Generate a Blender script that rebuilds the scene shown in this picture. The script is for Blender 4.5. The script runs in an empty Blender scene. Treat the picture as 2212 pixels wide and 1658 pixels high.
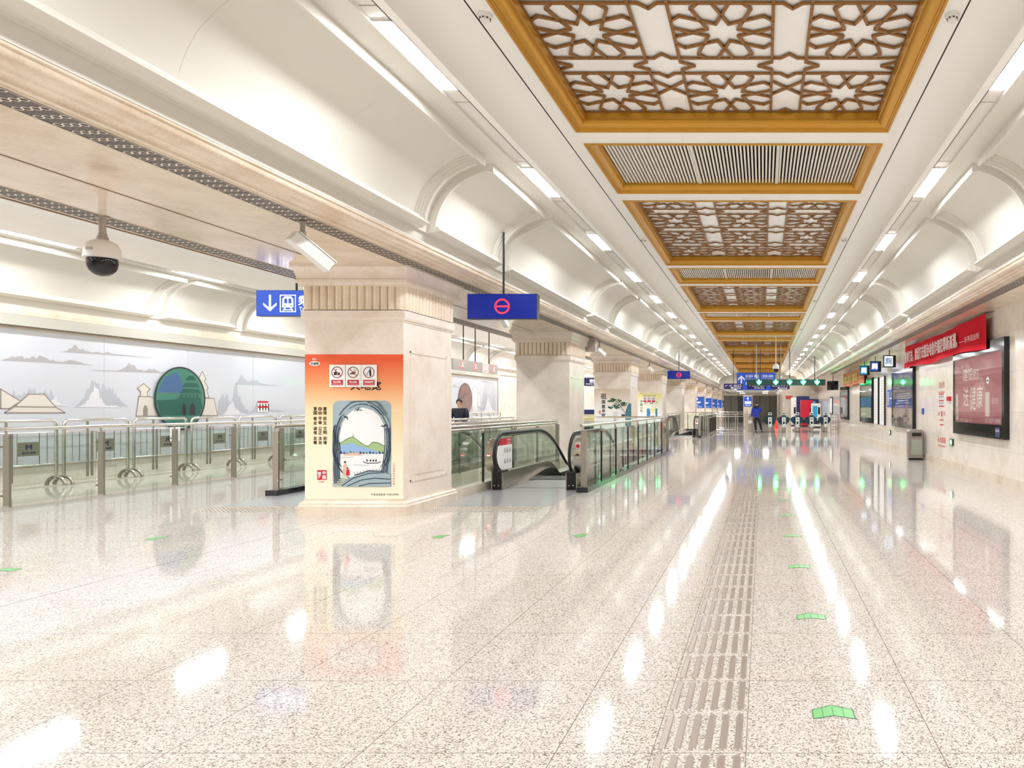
import bpy, math, random
from math import sin, cos, pi, radians, sqrt
from mathutils import Vector, Matrix
random.seed(7)
scene = bpy.context.scene
COL = scene.collection

# ---------------------------------------------------------------- camera, world, exposure
FPX = 1560.0; VX = 1648.0; VY = 880.0; CH = 1.42          # focal length and vanishing point in pixels of 2212x1658, eye height
cam_d = bpy.data.cameras.new('camera'); cam = bpy.data.objects.new('camera', cam_d); COL.objects.link(cam)
cam_d.sensor_width = 36.0; cam_d.lens = 36.0 * FPX / 2212.0
cam_d.shift_x = -(VX - 1106.0) / 2212.0; cam_d.shift_y = (VY - 829.0) / 2212.0
cam_d.clip_start = 0.05; cam_d.clip_end = 300
cam.location = (0, 0, CH); cam.rotation_euler = (pi / 2, 0, 0)
scene.camera = cam
w = bpy.data.worlds.new('world'); scene.world = w; w.use_nodes = True
w.node_tree.nodes['Background'].inputs[0].default_value = (1, 0.98, 0.95, 1)
w.node_tree.nodes['Background'].inputs[1].default_value = 0.3
scene.view_settings.view_transform = 'Standard'; scene.view_settings.look = 'None'
scene.view_settings.gamma = 1.0; scene.view_settings.use_curve_mapping = False
scene.view_settings.exposure = 0.7
LAMP = 64.0
cy = scene.cycles
cy.max_bounces = 7; cy.diffuse_bounces = 4; cy.glossy_bounces = 4; cy.transmission_bounces = 4; cy.transparent_max_bounces = 14
cy.caustics_reflective = False; cy.caustics_refractive = False
cy.sample_clamp_indirect = 6.0; cy.use_denoising = True
try: cy.use_light_tree = True
except Exception: pass
cy.use_adaptive_sampling = True; cy.adaptive_threshold = 0.03

# ---------------------------------------------------------------- materials
def s2l(c):
    return tuple(((x / 255.0) / 12.92 if x / 255.0 <= 0.04045 else ((x / 255.0 + 0.055) / 1.055) ** 2.4) for x in c) + (1.0,)
M = {}
def mat(name, rgb, rough=0.5, metal=0.0, emit=None, es=0.0, spec=0.5, coat=0.0, sampling=None):
    m = bpy.data.materials.new(name); m.use_nodes = True
    b = m.node_tree.nodes['Principled BSDF']
    b.inputs['Base Color'].default_value = s2l(rgb)
    b.inputs['Roughness'].default_value = rough; b.inputs['Metallic'].default_value = metal
    b.inputs['Specular IOR Level'].default_value = spec
    if coat: b.inputs['Coat Weight'].default_value = coat; b.inputs['Coat Roughness'].default_value = 0.05
    if emit is not None:
        b.inputs['Emission Color'].default_value = s2l(emit); b.inputs['Emission Strength'].default_value = es
        m.cycles.emission_sampling = sampling or 'NONE'
    M[name] = m
    return m
def nodes(m): return m.node_tree.nodes, m.node_tree.links, m.node_tree.nodes['Principled BSDF']
def math_n(nt, op, a, b=None, c=None):
    n = nt.nodes.new('ShaderNodeMath'); n.operation = op
    for i, v in enumerate((a, b, c)):
        if v is None: continue
        if isinstance(v, (int, float)): n.inputs[i].default_value = v
        else: nt.links.new(v, n.inputs[i])
    return n.outputs[0]
def objxyz(nt, geo=False):
    if geo:
        t = nt.nodes.new('ShaderNodeNewGeometry'); out = t.outputs['Position']
    else:
        t = nt.nodes.new('ShaderNodeTexCoord'); out = t.outputs['Object']
    s = nt.nodes.new('ShaderNodeSeparateXYZ'); nt.links.new(out, s.inputs[0])
    return out, s.outputs[0], s.outputs[1], s.outputs[2]
def mixc(nt, fac, a, b):
    n = nt.nodes.new('ShaderNodeMix'); n.data_type = 'RGBA'
    if isinstance(fac, (int, float)): n.inputs[0].default_value = fac
    else: nt.links.new(fac, n.inputs[0])
    for i, v in ((6, a), (7, b)):
        if isinstance(v, tuple): n.inputs[i].default_value = v
        else: nt.links.new(v, n.inputs[i])
    return n.outputs[2]
def noise(nt, vec, scale, detail=2.0, rough=0.5):
    n = nt.nodes.new('ShaderNodeTexNoise'); n.inputs['Scale'].default_value = scale
    n.inputs['Detail'].default_value = detail; n.inputs['Roughness'].default_value = rough
    nt.links.new(vec, n.inputs['Vector']); return n.outputs['Fac']
def ramp(nt, fac, stops):
    n = nt.nodes.new('ShaderNodeValToRGB'); nt.links.new(fac, n.inputs[0])
    e = n.color_ramp.elements
    while len(e) < len(stops): e.new(0.5)
    for i, (p, c) in enumerate(stops): e[i].position = p; e[i].color = s2l(c)
    return n.outputs[0]
def line_mask(nt, v, origin, period, width):
    a = math_n(nt, 'SUBTRACT', v, origin); a = math_n(nt, 'DIVIDE', a, period)
    a = math_n(nt, 'FRACT', a); a = math_n(nt, 'SUBTRACT', a, 0.5); a = math_n(nt, 'ABSOLUTE', a)
    return math_n(nt, 'GREATER_THAN', a, 0.5 - width / period / 2)

# granite floor
m = mat('granite_floor', (205, 198, 190), rough=0.06, spec=0.6); N, L, B = nodes(m); nt = m.node_tree
vec, X, Y, Z = objxyz(nt)
vo = nt.nodes.new('ShaderNodeTexVoronoi'); vo.inputs['Scale'].default_value = 165.0; L.new(vec, vo.inputs['Vector'])
sp_ = nt.nodes.new('ShaderNodeSeparateColor'); L.new(vo.outputs['Color'], sp_.inputs[0]); n1 = sp_.outputs[0]; n2 = noise(nt, vec, 2.2, 2.0)
n1 = math_n(nt, 'ADD', math_n(nt, 'MULTIPLY', n1, 0.75), math_n(nt, 'MULTIPLY', noise(nt, vec, 60.0, 2.0), 0.35))
c1 = ramp(nt, n1, [(0.20, (122, 108, 95)), (0.30, (168, 156, 143)), (0.43, (220, 212, 203)), (0.75, (238, 233, 226))])
c1 = mixc(nt, math_n(nt, 'MULTIPLY', n2, 0.12), c1, s2l((205, 190, 175)))
left = math_n(nt, 'LESS_THAN', X, -0.46); right = math_n(nt, 'GREATER_THAN', X, -0.06)
jl = math_n(nt, 'MULTIPLY', line_mask(nt, X, -0.855, 0.8, 0.005), left)
jr = math_n(nt, 'MULTIPLY', line_mask(nt, X, 0.733, 0.8, 0.005), right)
jy = line_mask(nt, Y, 2.97, 0.7875, 0.0045)
js = math_n(nt, 'LESS_THAN', math_n(nt, 'ABSOLUTE', math_n(nt, 'SUBTRACT', math_n(nt, 'ABSOLUTE', math_n(nt, 'ADD', X, 0.2635)), 0.1935)), 0.0018)
jd = math_n(nt, 'LESS_THAN', math_n(nt, 'ABSOLUTE', math_n(nt, 'ADD', X, 5.44)), 0.006)
J = math_n(nt, 'MAXIMUM', math_n(nt, 'MAXIMUM', jl, jr), math_n(nt, 'MAXIMUM', jy, math_n(nt, 'MAXIMUM', js, jd)))
c2 = mixc(nt, math_n(nt, 'MULTIPLY', J, 0.75), c1, s2l((105, 95, 86)))
L.new(c2, B.inputs['Base Color'])

def stone(name, base, dark, py=1.2, pz=0.82, oz=0.1, joints=True, rough=0.12, horizontal='Y'):
    m = mat(name, base, rough=rough); N, L, B = nodes(m); nt = m.node_tree
    vec, X, Y, Z = objxyz(nt, geo=True)
    n1 = noise(nt, vec, 2.6, 6.0, 0.62); n2 = noise(nt, vec, 38.0, 3.0, 0.6)
    f = math_n(nt, 'ADD', math_n(nt, 'MULTIPLY', n1, 0.7), math_n(nt, 'MULTIPLY', n2, 0.3))
    c = ramp(nt, f, [(0.38, dark), (0.5, base), (0.62, tuple(min(255, x + 7) for x in base))])
    if joints:
        H = Y if horizontal == 'Y' else X
        j = math_n(nt, 'MAXIMUM', line_mask(nt, H, 0.3, py, 0.004), line_mask(nt, Z, oz, pz, 0.004))
        c = mixc(nt, math_n(nt, 'MULTIPLY', j, 0.55), c, s2l((150, 128, 104)))
    L.new(c, B.inputs['Base Color'])
    return m
stone('stone_wall', (240, 231, 219), (232, 220, 204), oz=0.62, pz=0.72)
stone('stone_pillar', (240, 229, 217), (232, 219, 203), joints=False, rough=0.22)
stone('stone_beam', (233, 217, 196), (223, 203, 178), py=1.63, joints=False, rough=0.13)
stone('stone_plinth', (234, 221, 203), (220, 202, 180), joints=False, rough=0.25)
stone('stone_far', (214, 202, 184), (200, 186, 166), rough=0.3, horizontal='X')
mat('white_paint', (226, 222, 212), rough=0.42, spec=0.35)
mat('panel_white', (251, 249, 244), rough=0.38, spec=0.4)
mat('trough_grey', (236, 232, 224), rough=0.6)
mat('dark_gap', (40, 34, 28), rough=0.8)
mat('groove_brown', (120, 92, 66), rough=0.6)
m = mat('gold', (206, 152, 52), rough=0.36, metal=0.5)
mat('lattice_brown', (150, 102, 44), rough=0.4, metal=0.35)
m = mat('coffer_backing', (252, 251, 248), rough=0.16, spec=0.6)
N, L, B = nodes(m); nt = m.node_tree; vec, X, Y, Z = objxyz(nt)
bn = nt.nodes.new('ShaderNodeBump'); bn.inputs['Strength'].default_value = 0.35; bn.inputs['Distance'].default_value = 0.03
L.new(noise(nt, vec, 2.2, 1.0), bn.inputs['Height']); L.new(bn.outputs[0], B.inputs['Normal'])
mat('slat_white', (240, 234, 222), rough=0.45)
mat('lamp_glow', (255, 255, 255), emit=(247, 250, 255), es=LAMP, sampling='FRONT')
mat('lamp_dim', (255, 255, 255), emit=(247, 250, 255), es=14.0, sampling='FRONT')
mat('lamp_case', (235, 235, 232), rough=0.5)
mat('steel', (196, 191, 182), rough=0.22, metal=1.0)
mat('steel_bright', (222, 218, 210), rough=0.12, metal=1.0)
mat('steel_brushed', (176, 168, 158), rough=0.34, metal=1.0)
mat('steel_dark', (70, 72, 72), rough=0.4, metal=0.8)
mat('tactile_steel', (204, 194, 184), rough=0.32, metal=0.8)
mat('black_rubber', (20, 20, 24), rough=0.35)
mat('black_gloss', (16, 17, 20), rough=0.08)
mat('black_frame', (28, 27, 28), rough=0.3)
mat('dark_pit', (44, 46, 44), rough=0.6)
mat('kerb_black', (44, 44, 50), rough=0.12)
mat('landing_plate', (196, 197, 200), rough=0.2, metal=0.35)
mat('camera_white', (236, 234, 230), rough=0.35)
mat('camera_grey', (176, 168, 160), rough=0.4, metal=0.3)
mat('dome_black', (10, 12, 22), rough=0.04)
mat('paper', (245, 245, 243), rough=0.6)
mat('sign_blue', (30, 70, 170), rough=0.3, emit=(34, 78, 190), es=0.3)
mat('sign_blue_deep', (4, 26, 105), rough=0.25, emit=(2, 36, 150), es=0.3)
mat('sign_white', (250, 250, 255), emit=(245, 247, 255), es=0.9)
mat('board_blue', (34, 82, 190), rough=0.4)
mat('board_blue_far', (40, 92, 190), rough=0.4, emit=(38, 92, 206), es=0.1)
mat('board_white', (245, 246, 250), rough=0.5)
mat('info_navy', (26, 22, 74), rough=0.3, emit=(24, 18, 70), es=0.3)
mat('led_red', (255, 40, 50), emit=(255, 36, 44), es=1.4)
mat('led_core', (255, 235, 230), emit=(255, 215, 210), es=1.6)
mat('led_green', (60, 255, 150), emit=(40, 255, 130), es=13.0, sampling='FRONT')
mat('led_green_core', (220, 255, 235), emit=(200, 255, 220), es=4.0)
mat('sign_grey', (172, 168, 164), rough=0.4)
mat('sign_grey_light', (226, 222, 220), rough=0.4)
mat('gate_sign_green', (36, 78, 70), rough=0.3)
mat('exit_green', (20, 150, 70), emit=(20, 150, 70), es=0.5)
mat('red', (205, 22, 50), rough=0.5)
mat('red_paint', (214, 70, 66), rough=0.5)
mat('banner_red', (212, 0, 36), rough=0.75, spec=0.2)
mat('banner_text', (250, 222, 222), rough=0.6)
mat('banner_orange', (196, 104, 60), rough=0.6)
mat('banner_gold_text', (225, 200, 110), rough=0.6)
mat('poster_rose', (176, 92, 104), rough=0.5)
mat('poster_text', (232, 210, 205), rough=0.5)
mat('text_black', (32, 28, 30), rough=0.6)
mat('text_brown', (70, 48, 20), rough=0.6)
mat('text_navy', (24, 34, 92), rough=0.5)
mat('text_grey', (120, 122, 124), rough=0.6)
mat('icon_maroon', (110, 30, 44), rough=0.5)
mat('bin_grey', (150, 142, 134), rough=0.35, metal=0.4)
mat('bin_panel', (164, 172, 160), rough=0.15, metal=0.3)
mat('skin_tone', (214, 170, 146), rough=0.5)
mat('hair_black', (22, 18, 18), rough=0.5)
mat('jacket_blue', (26, 52, 178), rough=0.6)
mat('jacket_navy', (20, 26, 60), rough=0.7)
mat('trousers_black', (24, 26, 24), rough=0.7)
mat('uniform_navy', (20, 26, 44), rough=0.7)
mat('gate_teal', (26, 70, 88), rough=0.3)
mat('gate_white', (236, 238, 232), rough=0.4)
mat('screen_glow', (200, 220, 245), emit=(200, 220, 245), es=1.0)
mat('teal_screen', (30, 110, 140), emit=(30, 110, 140), es=0.8)
mat('machine_navy', (34, 46, 96), rough=0.35)
mat('machine_red', (206, 20, 52), rough=0.35)
mat('machine_white', (238, 238, 234), rough=0.4)
mat('cone_orange', (240, 80, 50), rough=0.5)
mat('arrow_green', (118, 200, 118), rough=0.3)
mat('arrow_line', (60, 130, 70), rough=0.5)
mat('mural_grey', (176, 174, 176), rough=0.3)
mat('mural_mid', (186, 190, 198), rough=0.3)
mat('mural_light', (226, 226, 230), rough=0.3)
mat('mural_line', (150, 142, 132), rough=0.4)
mat('mural_cream', (222, 216, 206), rough=0.35)
mat('mural_green', (72, 128, 112), rough=0.12)
mat('mural_blue', (72, 106, 146), rough=0.12)
mat('mural_green_dark', (40, 96, 84), rough=0.15)
mat('mural_brown', (140, 112, 108), rough=0.15)
mat('mural_panel', (212, 215, 222), rough=0.10, spec=0.6)
mat('pelmet_grey', (196, 194, 184), rough=0.35, metal=0.3)
mat('far_grey', (104, 102, 92), rough=0.35)
mat('far_dark', (40, 40, 48), rough=0.4)
mat('ink_dark', (38, 58, 78), rough=0.6)
mat('ink_mid', (96, 120, 134), rough=0.6)
mat('ink_light', (162, 182, 190), rough=0.6)
mat('ink_blue', (150, 186, 226), rough=0.6)
mat('ink_green', (168, 200, 140), rough=0.6)
mat('ink_darkgreen', (48, 84, 62), rough=0.6)
mat('art_white', (244, 246, 248), rough=0.6)
mat('art_pink', (226, 188, 170), rough=0.6)
mat('art_pale', (216, 220, 190), rough=0.6)
mat('pine_green', (30, 82, 62), rough=0.6)
mat('rock_blue', (72, 132, 152), rough=0.6)
mat('curtain_blue', (66, 138, 190), rough=0.6)
mat('curtain_yellow', (236, 234, 150), rough=0.6)
mat('yellow', (236, 214, 60), rough=0.5)
mat('beige_cabinet', (222, 212, 196), rough=0.4)

# glass: clear sheet that reflects by angle and lets light through, faint green
def glass_mat(name, tint, base=0.06):
    m = bpy.data.materials.new(name); m.use_nodes = True; nt = m.node_tree; nt.nodes.clear()
    out = nt.nodes.new('ShaderNodeOutputMaterial'); mx = nt.nodes.new('ShaderNodeMixShader')
    tr = nt.nodes.new('ShaderNodeBsdfTransparent'); tr.inputs[0].default_value = tint
    gl = nt.nodes.new('ShaderNodeBsdfGlossy'); gl.inputs['Roughness'].default_value = 0.02
    lw = nt.nodes.new('ShaderNodeLayerWeight'); lw.inputs[0].default_value = 0.5
    f = math_n(nt, 'ADD', math_n(nt, 'MULTIPLY', math_n(nt, 'POWER', lw.outputs['Facing'], 4.0), 0.75), base)
    nt.links.new(f, mx.inputs[0]); nt.links.new(tr.outputs[0], mx.inputs[1]); nt.links.new(gl.outputs[0], mx.inputs[2])
    nt.links.new(mx.outputs[0], out.inputs[0]); M[name] = m
glass_mat('glass', (0.90, 0.95, 0.91, 1), 0.05)
glass_mat('glass_clear', (0.93, 0.95, 0.94, 1), 0.02)

# perforated vent strip: dark slots with rows of four pale rings
def vent_mat(name, x0, width):
    m = mat(name, (60, 46, 38), rough=0.5); N, L, B = nodes(m); nt = m.node_tree
    vec, X, Y, Z = objxyz(nt, geo=True)
    cell = width / 4.0
    fx = math_n(nt, 'SUBTRACT', math_n(nt, 'FRACT', math_n(nt, 'DIVIDE', math_n(nt, 'SUBTRACT', X, x0), cell)), 0.5)
    fy = math_n(nt, 'SUBTRACT', math_n(nt, 'FRACT', math_n(nt, 'DIVIDE', Y, 0.13)), 0.5)
    dx = math_n(nt, 'MULTIPLY', fx, cell); dy = math_n(nt, 'MULTIPLY', fy, 0.13)
    d = math_n(nt, 'SQRT', math_n(nt, 'ADD', math_n(nt, 'MULTIPLY', dx, dx), math_n(nt, 'MULTIPLY', dy, dy)))
    ring = math_n(nt, 'LESS_THAN', math_n(nt, 'ABSOLUTE', math_n(nt, 'SUBTRACT', d, cell * 0.43)), 0.0046)
    out = math_n(nt, 'GREATER_THAN', math_n(nt, 'ABSOLUTE', dy), cell * 0.52)
    ln = math_n(nt, 'GREATER_THAN', math_n(nt, 'FRACT', math_n(nt, 'DIVIDE', math_n(nt, 'SUBTRACT', X, x0), 0.0125)), 0.8)
    ln = math_n(nt, 'MULTIPLY', math_n(nt, 'MULTIPLY', ln, out), 0.55)
    c = mixc(nt, math_n(nt, 'MAXIMUM', ring, ln), s2l((30, 22, 20)), s2l((236, 222, 206)))
    L.new(c, B.inputs['Base Color'])
vent_mat('vent_a', -4.655, 0.225); vent_mat('vent_b', -6.65, 0.25); vent_mat('vent_c', 3.69, 0.225)
# ribbed escalator step
m = mat('step_ribbed', (88, 92, 86), rough=0.45, metal=0.6); N, L, B = nodes(m); nt = m.node_tree
vec, X, Y, Z = objxyz(nt)
L.new(mixc(nt, line_mask(nt, X, 0, 0.02, 0.008), s2l((110, 116, 108)), s2l((36, 40, 38))), B.inputs['Base Color'])
# orange poster paper: printed fade from orange to cream
m = mat('poster_orange', (240, 110, 60), rough=0.5); N, L, B = nodes(m); nt = m.node_tree
vec, X, Y, Z = objxyz(nt)
t = math_n(nt, 'DIVIDE', math_n(nt, 'SUBTRACT', Z, 0.2), 1.92)
L.new(ramp(nt, t, [(0.0, (247, 245, 224)), (0.36, (250, 241, 212)), (0.62, (252, 226, 178)), (0.80, (248, 158, 104)), (0.96, (238, 94, 50))]), B.inputs['Base Color'])
m = mat('poster_pale', (240, 238, 232), rough=0.5); N, L, B = nodes(m); nt = m.node_tree
vec, X, Y, Z = objxyz(nt)
L.new(ramp(nt, math_n(nt, 'DIVIDE', Z, 2.1), [(0.0, (240, 244, 248)), (0.55, (240, 240, 238)), (1.0, (216, 196, 172))]), B.inputs['Base Color'])
m = mat('poster_lemon', (240, 238, 232), rough=0.5); N, L, B = nodes(m); nt = m.node_tree
vec, X, Y, Z = objxyz(nt)
L.new(ramp(nt, math_n(nt, 'DIVIDE', Z, 2.1), [(0.5, (246, 250, 250)), (0.8, (244, 244, 214)), (1.0, (238, 226, 130))]), B.inputs['Base Color'])

# ---------------------------------------------------------------- mesh helpers
_text_cache = {}
def text_geo(s):
    if s not in _text_cache:
        c = bpy.data.curves.new('t', 'FONT'); c.body = s; c.size = 1.0; c.resolution_u = 2
        c.align_x = 'LEFT'; o = bpy.data.objects.new('t', c)
        me = bpy.data.meshes.new_from_object(o)
        vs = [v.co.copy() for v in me.vertices]; fs = [tuple(p.vertices) for p in me.polygons]
        bpy.data.objects.remove(o); bpy.data.curves.remove(c); bpy.data.meshes.remove(me)
        _text_cache[s] = (vs, fs)
    return _text_cache[s]
class MB:
    def __init__(self): self.v = []; self.f = []; self.mi = []; self.mats = []
    def m(self, name):
        if name not in self.mats: self.mats.append(name)
        return self.mats.index(name)
    def face(self, idx, mt): self.f.append(tuple(idx)); self.mi.append(self.m(mt))
    def poly(self, pts, mt):
        b = len(self.v); self.v += [tuple(p) for p in pts]; self.face(range(b, b + len(pts)), mt); return self
    def box(self, x0, y0, z0, x1, y1, z1, mt):
        if x0 > x1: x0, x1 = x1, x0
        if y0 > y1: y0, y1 = y1, y0
        if z0 > z1: z0, z1 = z1, z0
        b = len(self.v)
        self.v += [(x0,y0,z0),(x1,y0,z0),(x1,y1,z0),(x0,y1,z0),(x0,y0,z1),(x1,y0,z1),(x1,y1,z1),(x0,y1,z1)]
        for q in ((0,3,2,1),(4,5,6,7),(0,1,5,4),(1,2,6,5),(2,3,7,6),(3,0,4,7)): self.face([b + i for i in q], mt)
        return self
    def bevbox(self, x0, y0, z0, x1, y1, z1, r, mt):   # chamfered vertical edges and top
        o = [(x0 + r, y0), (x1 - r, y0), (x1, y0 + r), (x1, y1 - r), (x1 - r, y1), (x0 + r, y1), (x0, y1 - r), (x0, y0 + r)]
        cx, cyy = (x0 + x1) / 2, (y0 + y1) / 2
        rings = []
        for z, k in ((z0, 1.0), (z1 - r, 1.0), (z1, 0.0)):
            b = len(self.v)
            for (x, y) in o:
                sx = 1 if k else ((abs(x - cx) - r) / abs(x - cx) if abs(x - cx) > r else 1)
                sy = 1 if k else ((abs(y - cyy) - r) / abs(y - cyy) if abs(y - cyy) > r else 1)
                self.v.append((cx + (x - cx) * sx, cyy + (y - cyy) * sy, z))
            rings.append(b)
        for a, b in zip(rings, rings[1:]):
            for i in range(8): j = (i + 1) % 8; self.face((a + i, a + j, b + j, b + i), mt)
        self.face([rings[0] + i for i in range(7, -1, -1)], mt); self.face([rings[-1] + i for i in range(8)], mt)
        return self
    def extr(self, prof, y0, y1, mt, closed=False, caps=False):   # (x,z) profile swept along y
        b = len(self.v); n = len(prof)
        self.v += [(x, y0, z) for x, z in prof] + [(x, y1, z) for x, z in prof]
        for i in range(n if closed else n - 1):
            j = (i + 1) % n; self.face((b + i, b + j, b + n + j, b + n + i), mt)
        if caps: self.face(range(b, b + n), mt); self.face([b + n + i for i in range(n - 1, -1, -1)], mt)
        return self
    def extrx(self, prof, x0, x1, mt, closed=True, caps=True):    # (y,z) profile swept along x
        b = len(self.v); n = len(prof)
        self.v += [(x0, y, z) for y, z in prof] + [(x1, y, z) for y, z in prof]
        for i in range(n if closed else n - 1):
            j = (i + 1) % n; self.face((b + i, b + j, b + n + j, b + n + i), mt)
        if caps: self.face(range(b, b + n), mt); self.face([b + n + i for i in range(n - 1, -1, -1)], mt)
        return self
    def tube(self, pts, r, mt, seg=8, r2=None, caps=True, ell=None):
        pts = [Vector(p) for p in pts]; rings = []
        up = None
        for i, p in enumerate(pts):
            d = (pts[min(i + 1, len(pts) - 1)] - pts[max(i - 1, 0)]).normalized()
            if up is None:
                up = Vector((0, 0, 1)) if abs(d.z) < 0.9 else Vector((1, 0, 0))
                if ell: up = Vector((1, 0, 0))
            a = d.cross(up)
            if a.length < 1e-4: a = d.cross(Vector((0, 1, 0)))
            a.normalize(); c = a.cross(d).normalized(); up = c
            rr = r if r2 is None else r + (r2 - r) * i / (len(pts) - 1)
            ra, rc = (rr, rr) if not ell else ell
            b = len(self.v)
            for k in range(seg):
                t = 2 * pi * k / seg; q = p + a * (ra * cos(t)) + c * (rc * sin(t)); self.v.append(tuple(q))
            rings.append(b)
        for a, b in zip(rings, rings[1:]):
            for k in range(seg): j = (k + 1) % seg; self.face((a + k, a + j, b + j, b + k), mt)
        if caps: self.face([rings[0] + k for k in range(seg - 1, -1, -1)], mt); self.face([rings[-1] + k for k in range(seg)], mt)
        return self
    def lathe(self, prof, c, mt, seg=20, axis='z'):      # (r, h) profile
        rings = []
        for r, h in prof:
            b = len(self.v)
            for k in range(seg):
                t = 2 * pi * k / seg
                if axis == 'z': self.v.append((c[0] + r * cos(t), c[1] + r * sin(t), c[2] + h))
                elif axis == 'y': self.v.append((c[0] + r * cos(t), c[1] + h, c[2] + r * sin(t)))
                else: self.v.append((c[0] + h, c[1] + r * cos(t), c[2] + r * sin(t)))
            rings.append(b)
        for a, b in zip(rings, rings[1:]):
            for k in range(seg): j = (k + 1) % seg; self.face((a + k, a + j, b + j, b + k), mt)
        self.face([rings[0] + k for k in range(seg)], mt); self.face([rings[-1] + k for k in range(seg)], mt)
        return self
    # flat drawing in the local XZ plane, facing -Y
    def shape(self, pts, mt, y=0.0): return self.poly([(x, y, z) for x, z in pts], mt)
    def rect(self, x0, z0, x1, z1, mt, y=0.0): return self.shape([(x0, z0), (x1, z0), (x1, z1), (x0, z1)], mt, y)
    def disc(self, cx, cz, rx, rz, mt, y=0.0, n=28): return self.shape([(cx + rx * cos(2*pi*k/n), cz + rz * sin(2*pi*k/n)) for k in range(n)], mt, y)
    def ring(self, cx, cz, rx, rz, wd, mt, y=0.0, n=28):
        b = len(self.v)
        for k in range(n):
            t = 2*pi*k/n; self.v.append((cx + rx*cos(t), y, cz + rz*sin(t))); self.v.append((cx + (rx-wd)*cos(t), y, cz + (rz-wd)*sin(t)))
        for k in range(n):
            j = (k + 1) % n; self.face((b+2*k, b+2*j, b+2*j+1, b+2*k+1), mt)
        return self
    def stroke(self, pts, wd, mt, y=0.0):
        for (x0, z0), (x1, z1) in zip(pts, pts[1:]):
            d = Vector((x1 - x0, z1 - z0)); l = d.length
            if l < 1e-6: continue
            n = Vector((-d.y, d.x)) / l * wd / 2; e = d / l * wd * 0.3
            self.shape([(x0-e.x+n.x, z0-e.y+n.y), (x0-e.x-n.x, z0-e.y-n.y), (x1+e.x-n.x, z1+e.y-n.y), (x1+e.x+n.x, z1+e.y+n.y)], mt, y)
        return self
    def text(self, s, x, z, h, mt, y=0.0, width=None, align='C', bold=0.0, fit_h=True):
        vs, fs = text_geo(s)
        if not vs: return self
        x0 = min(v.x for v in vs); x1 = max(v.x for v in vs); z0 = min(v.y for v in vs); z1 = max(v.y for v in vs)
        k = h / (z1 - z0); kx = k if width is None else width / (x1 - x0)
        off = {'C': (x0 + x1) / 2, 'L': x0, 'R': x1}[align]
        for (bx, bz) in (((0, 0),) if not bold else ((-bold, 0), (bold, 0), (0, bold), (0, -bold))):
            b = len(self.v)
            self.v += [(x + (v.x - off) * kx + bx, y, z + (v.y - (z0 + z1) / 2) * k + bz) for v in vs]
            for f in fs: self.face([b + i for i in f], mt)
            y -= 0.0002
        return self
    def column_text(self, s, x, z_top, h, mt, y=0.0, gap=1.15, bold=0.0):
        for i, ch in enumerate(s): self.text(ch, x, z_top - h * (0.5 + i * gap), h, mt, y, width=h * 0.95, bold=bold)
        return self
    def build(self, name, parent=None, loc=None, smooth=None, rotz=0.0):
        me = bpy.data.meshes.new(name); me.from_pydata(self.v, [], self.f)
        for n in self.mats: me.materials.append(M[n])
        me.polygons.foreach_set('material_index', self.mi)
        if smooth is not None:
            me.polygons.foreach_set('use_smooth', [True] * len(me.polygons)); me.set_sharp_from_angle(angle=radians(smooth))
        me.update()
        o = bpy.data.objects.new(name, me); COL.objects.link(o)
        if parent is not None: o.parent = parent
        if loc is not None: o.location = loc
        if rotz: o.rotation_euler.z = rotz
        return o
def tag(o, label, cat, group=None, kind=None):
    if label: o['label'] = label
    if cat: o['category'] = cat
    if group: o['group'] = group
    if kind: o['kind'] = kind
    return o
def thing(name, label, cat, loc=(0, 0, 0), rotz=0.0, group=None):
    o = bpy.data.objects.new(name, None); COL.objects.link(o); o.empty_display_size = 0.1
    o.location = loc; o.rotation_euler = (0, 0, rotz); return tag(o, label, cat, group)
def struct(o): o['kind'] = 'structure'; return o
CH_OF = {}
def copy_tree(o, parent=None):
    c = o.copy(); COL.objects.link(c)
    if parent is not None: c.parent = parent
    for ch in list(o.children): copy_tree(ch, c)
    return c
def dup(src, loc, label, rotz=None, group=None):
    c = copy_tree(src); c.location = loc
    if rotz is not None: c.rotation_euler = (0, 0, rotz)
    c['label'] = label
    if group: c['group'] = group
    return c
ORD = ['first','second','third','fourth','fifth','sixth','seventh','eighth','ninth','tenth','eleventh','twelfth','thirteenth','fourteenth','fifteenth','sixteenth','seventeenth','eighteenth','nineteenth','twentieth','twenty-first','twenty-second','twenty-third','twenty-fourth','twenty-fifth','twenty-sixth','twenty-seventh','twenty-eighth','twenty-ninth','thirtieth']
def nth(i): return 'nearest' if i == 0 else ORD[i] + ' nearest'
HP = pi / 2

# ---------------------------------------------------------------- layout numbers (metres)
S = 8.15                       # bay length
XC = -0.373                    # centre line of the near hall
ZC = CH + 3.33                 # coffer ceiling
Y0, Y1 = -10.0, 68.4           # near hall
YE = 104.0
ESC = [12.3, 34.6]             # escalator groups
HOLES = []
for e in ESC: HOLES += [(-4.45, -3.43, e + 1.9, e + 9.0), (-7.45, -6.43, e + 1.9, e + 9.0)]

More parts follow.
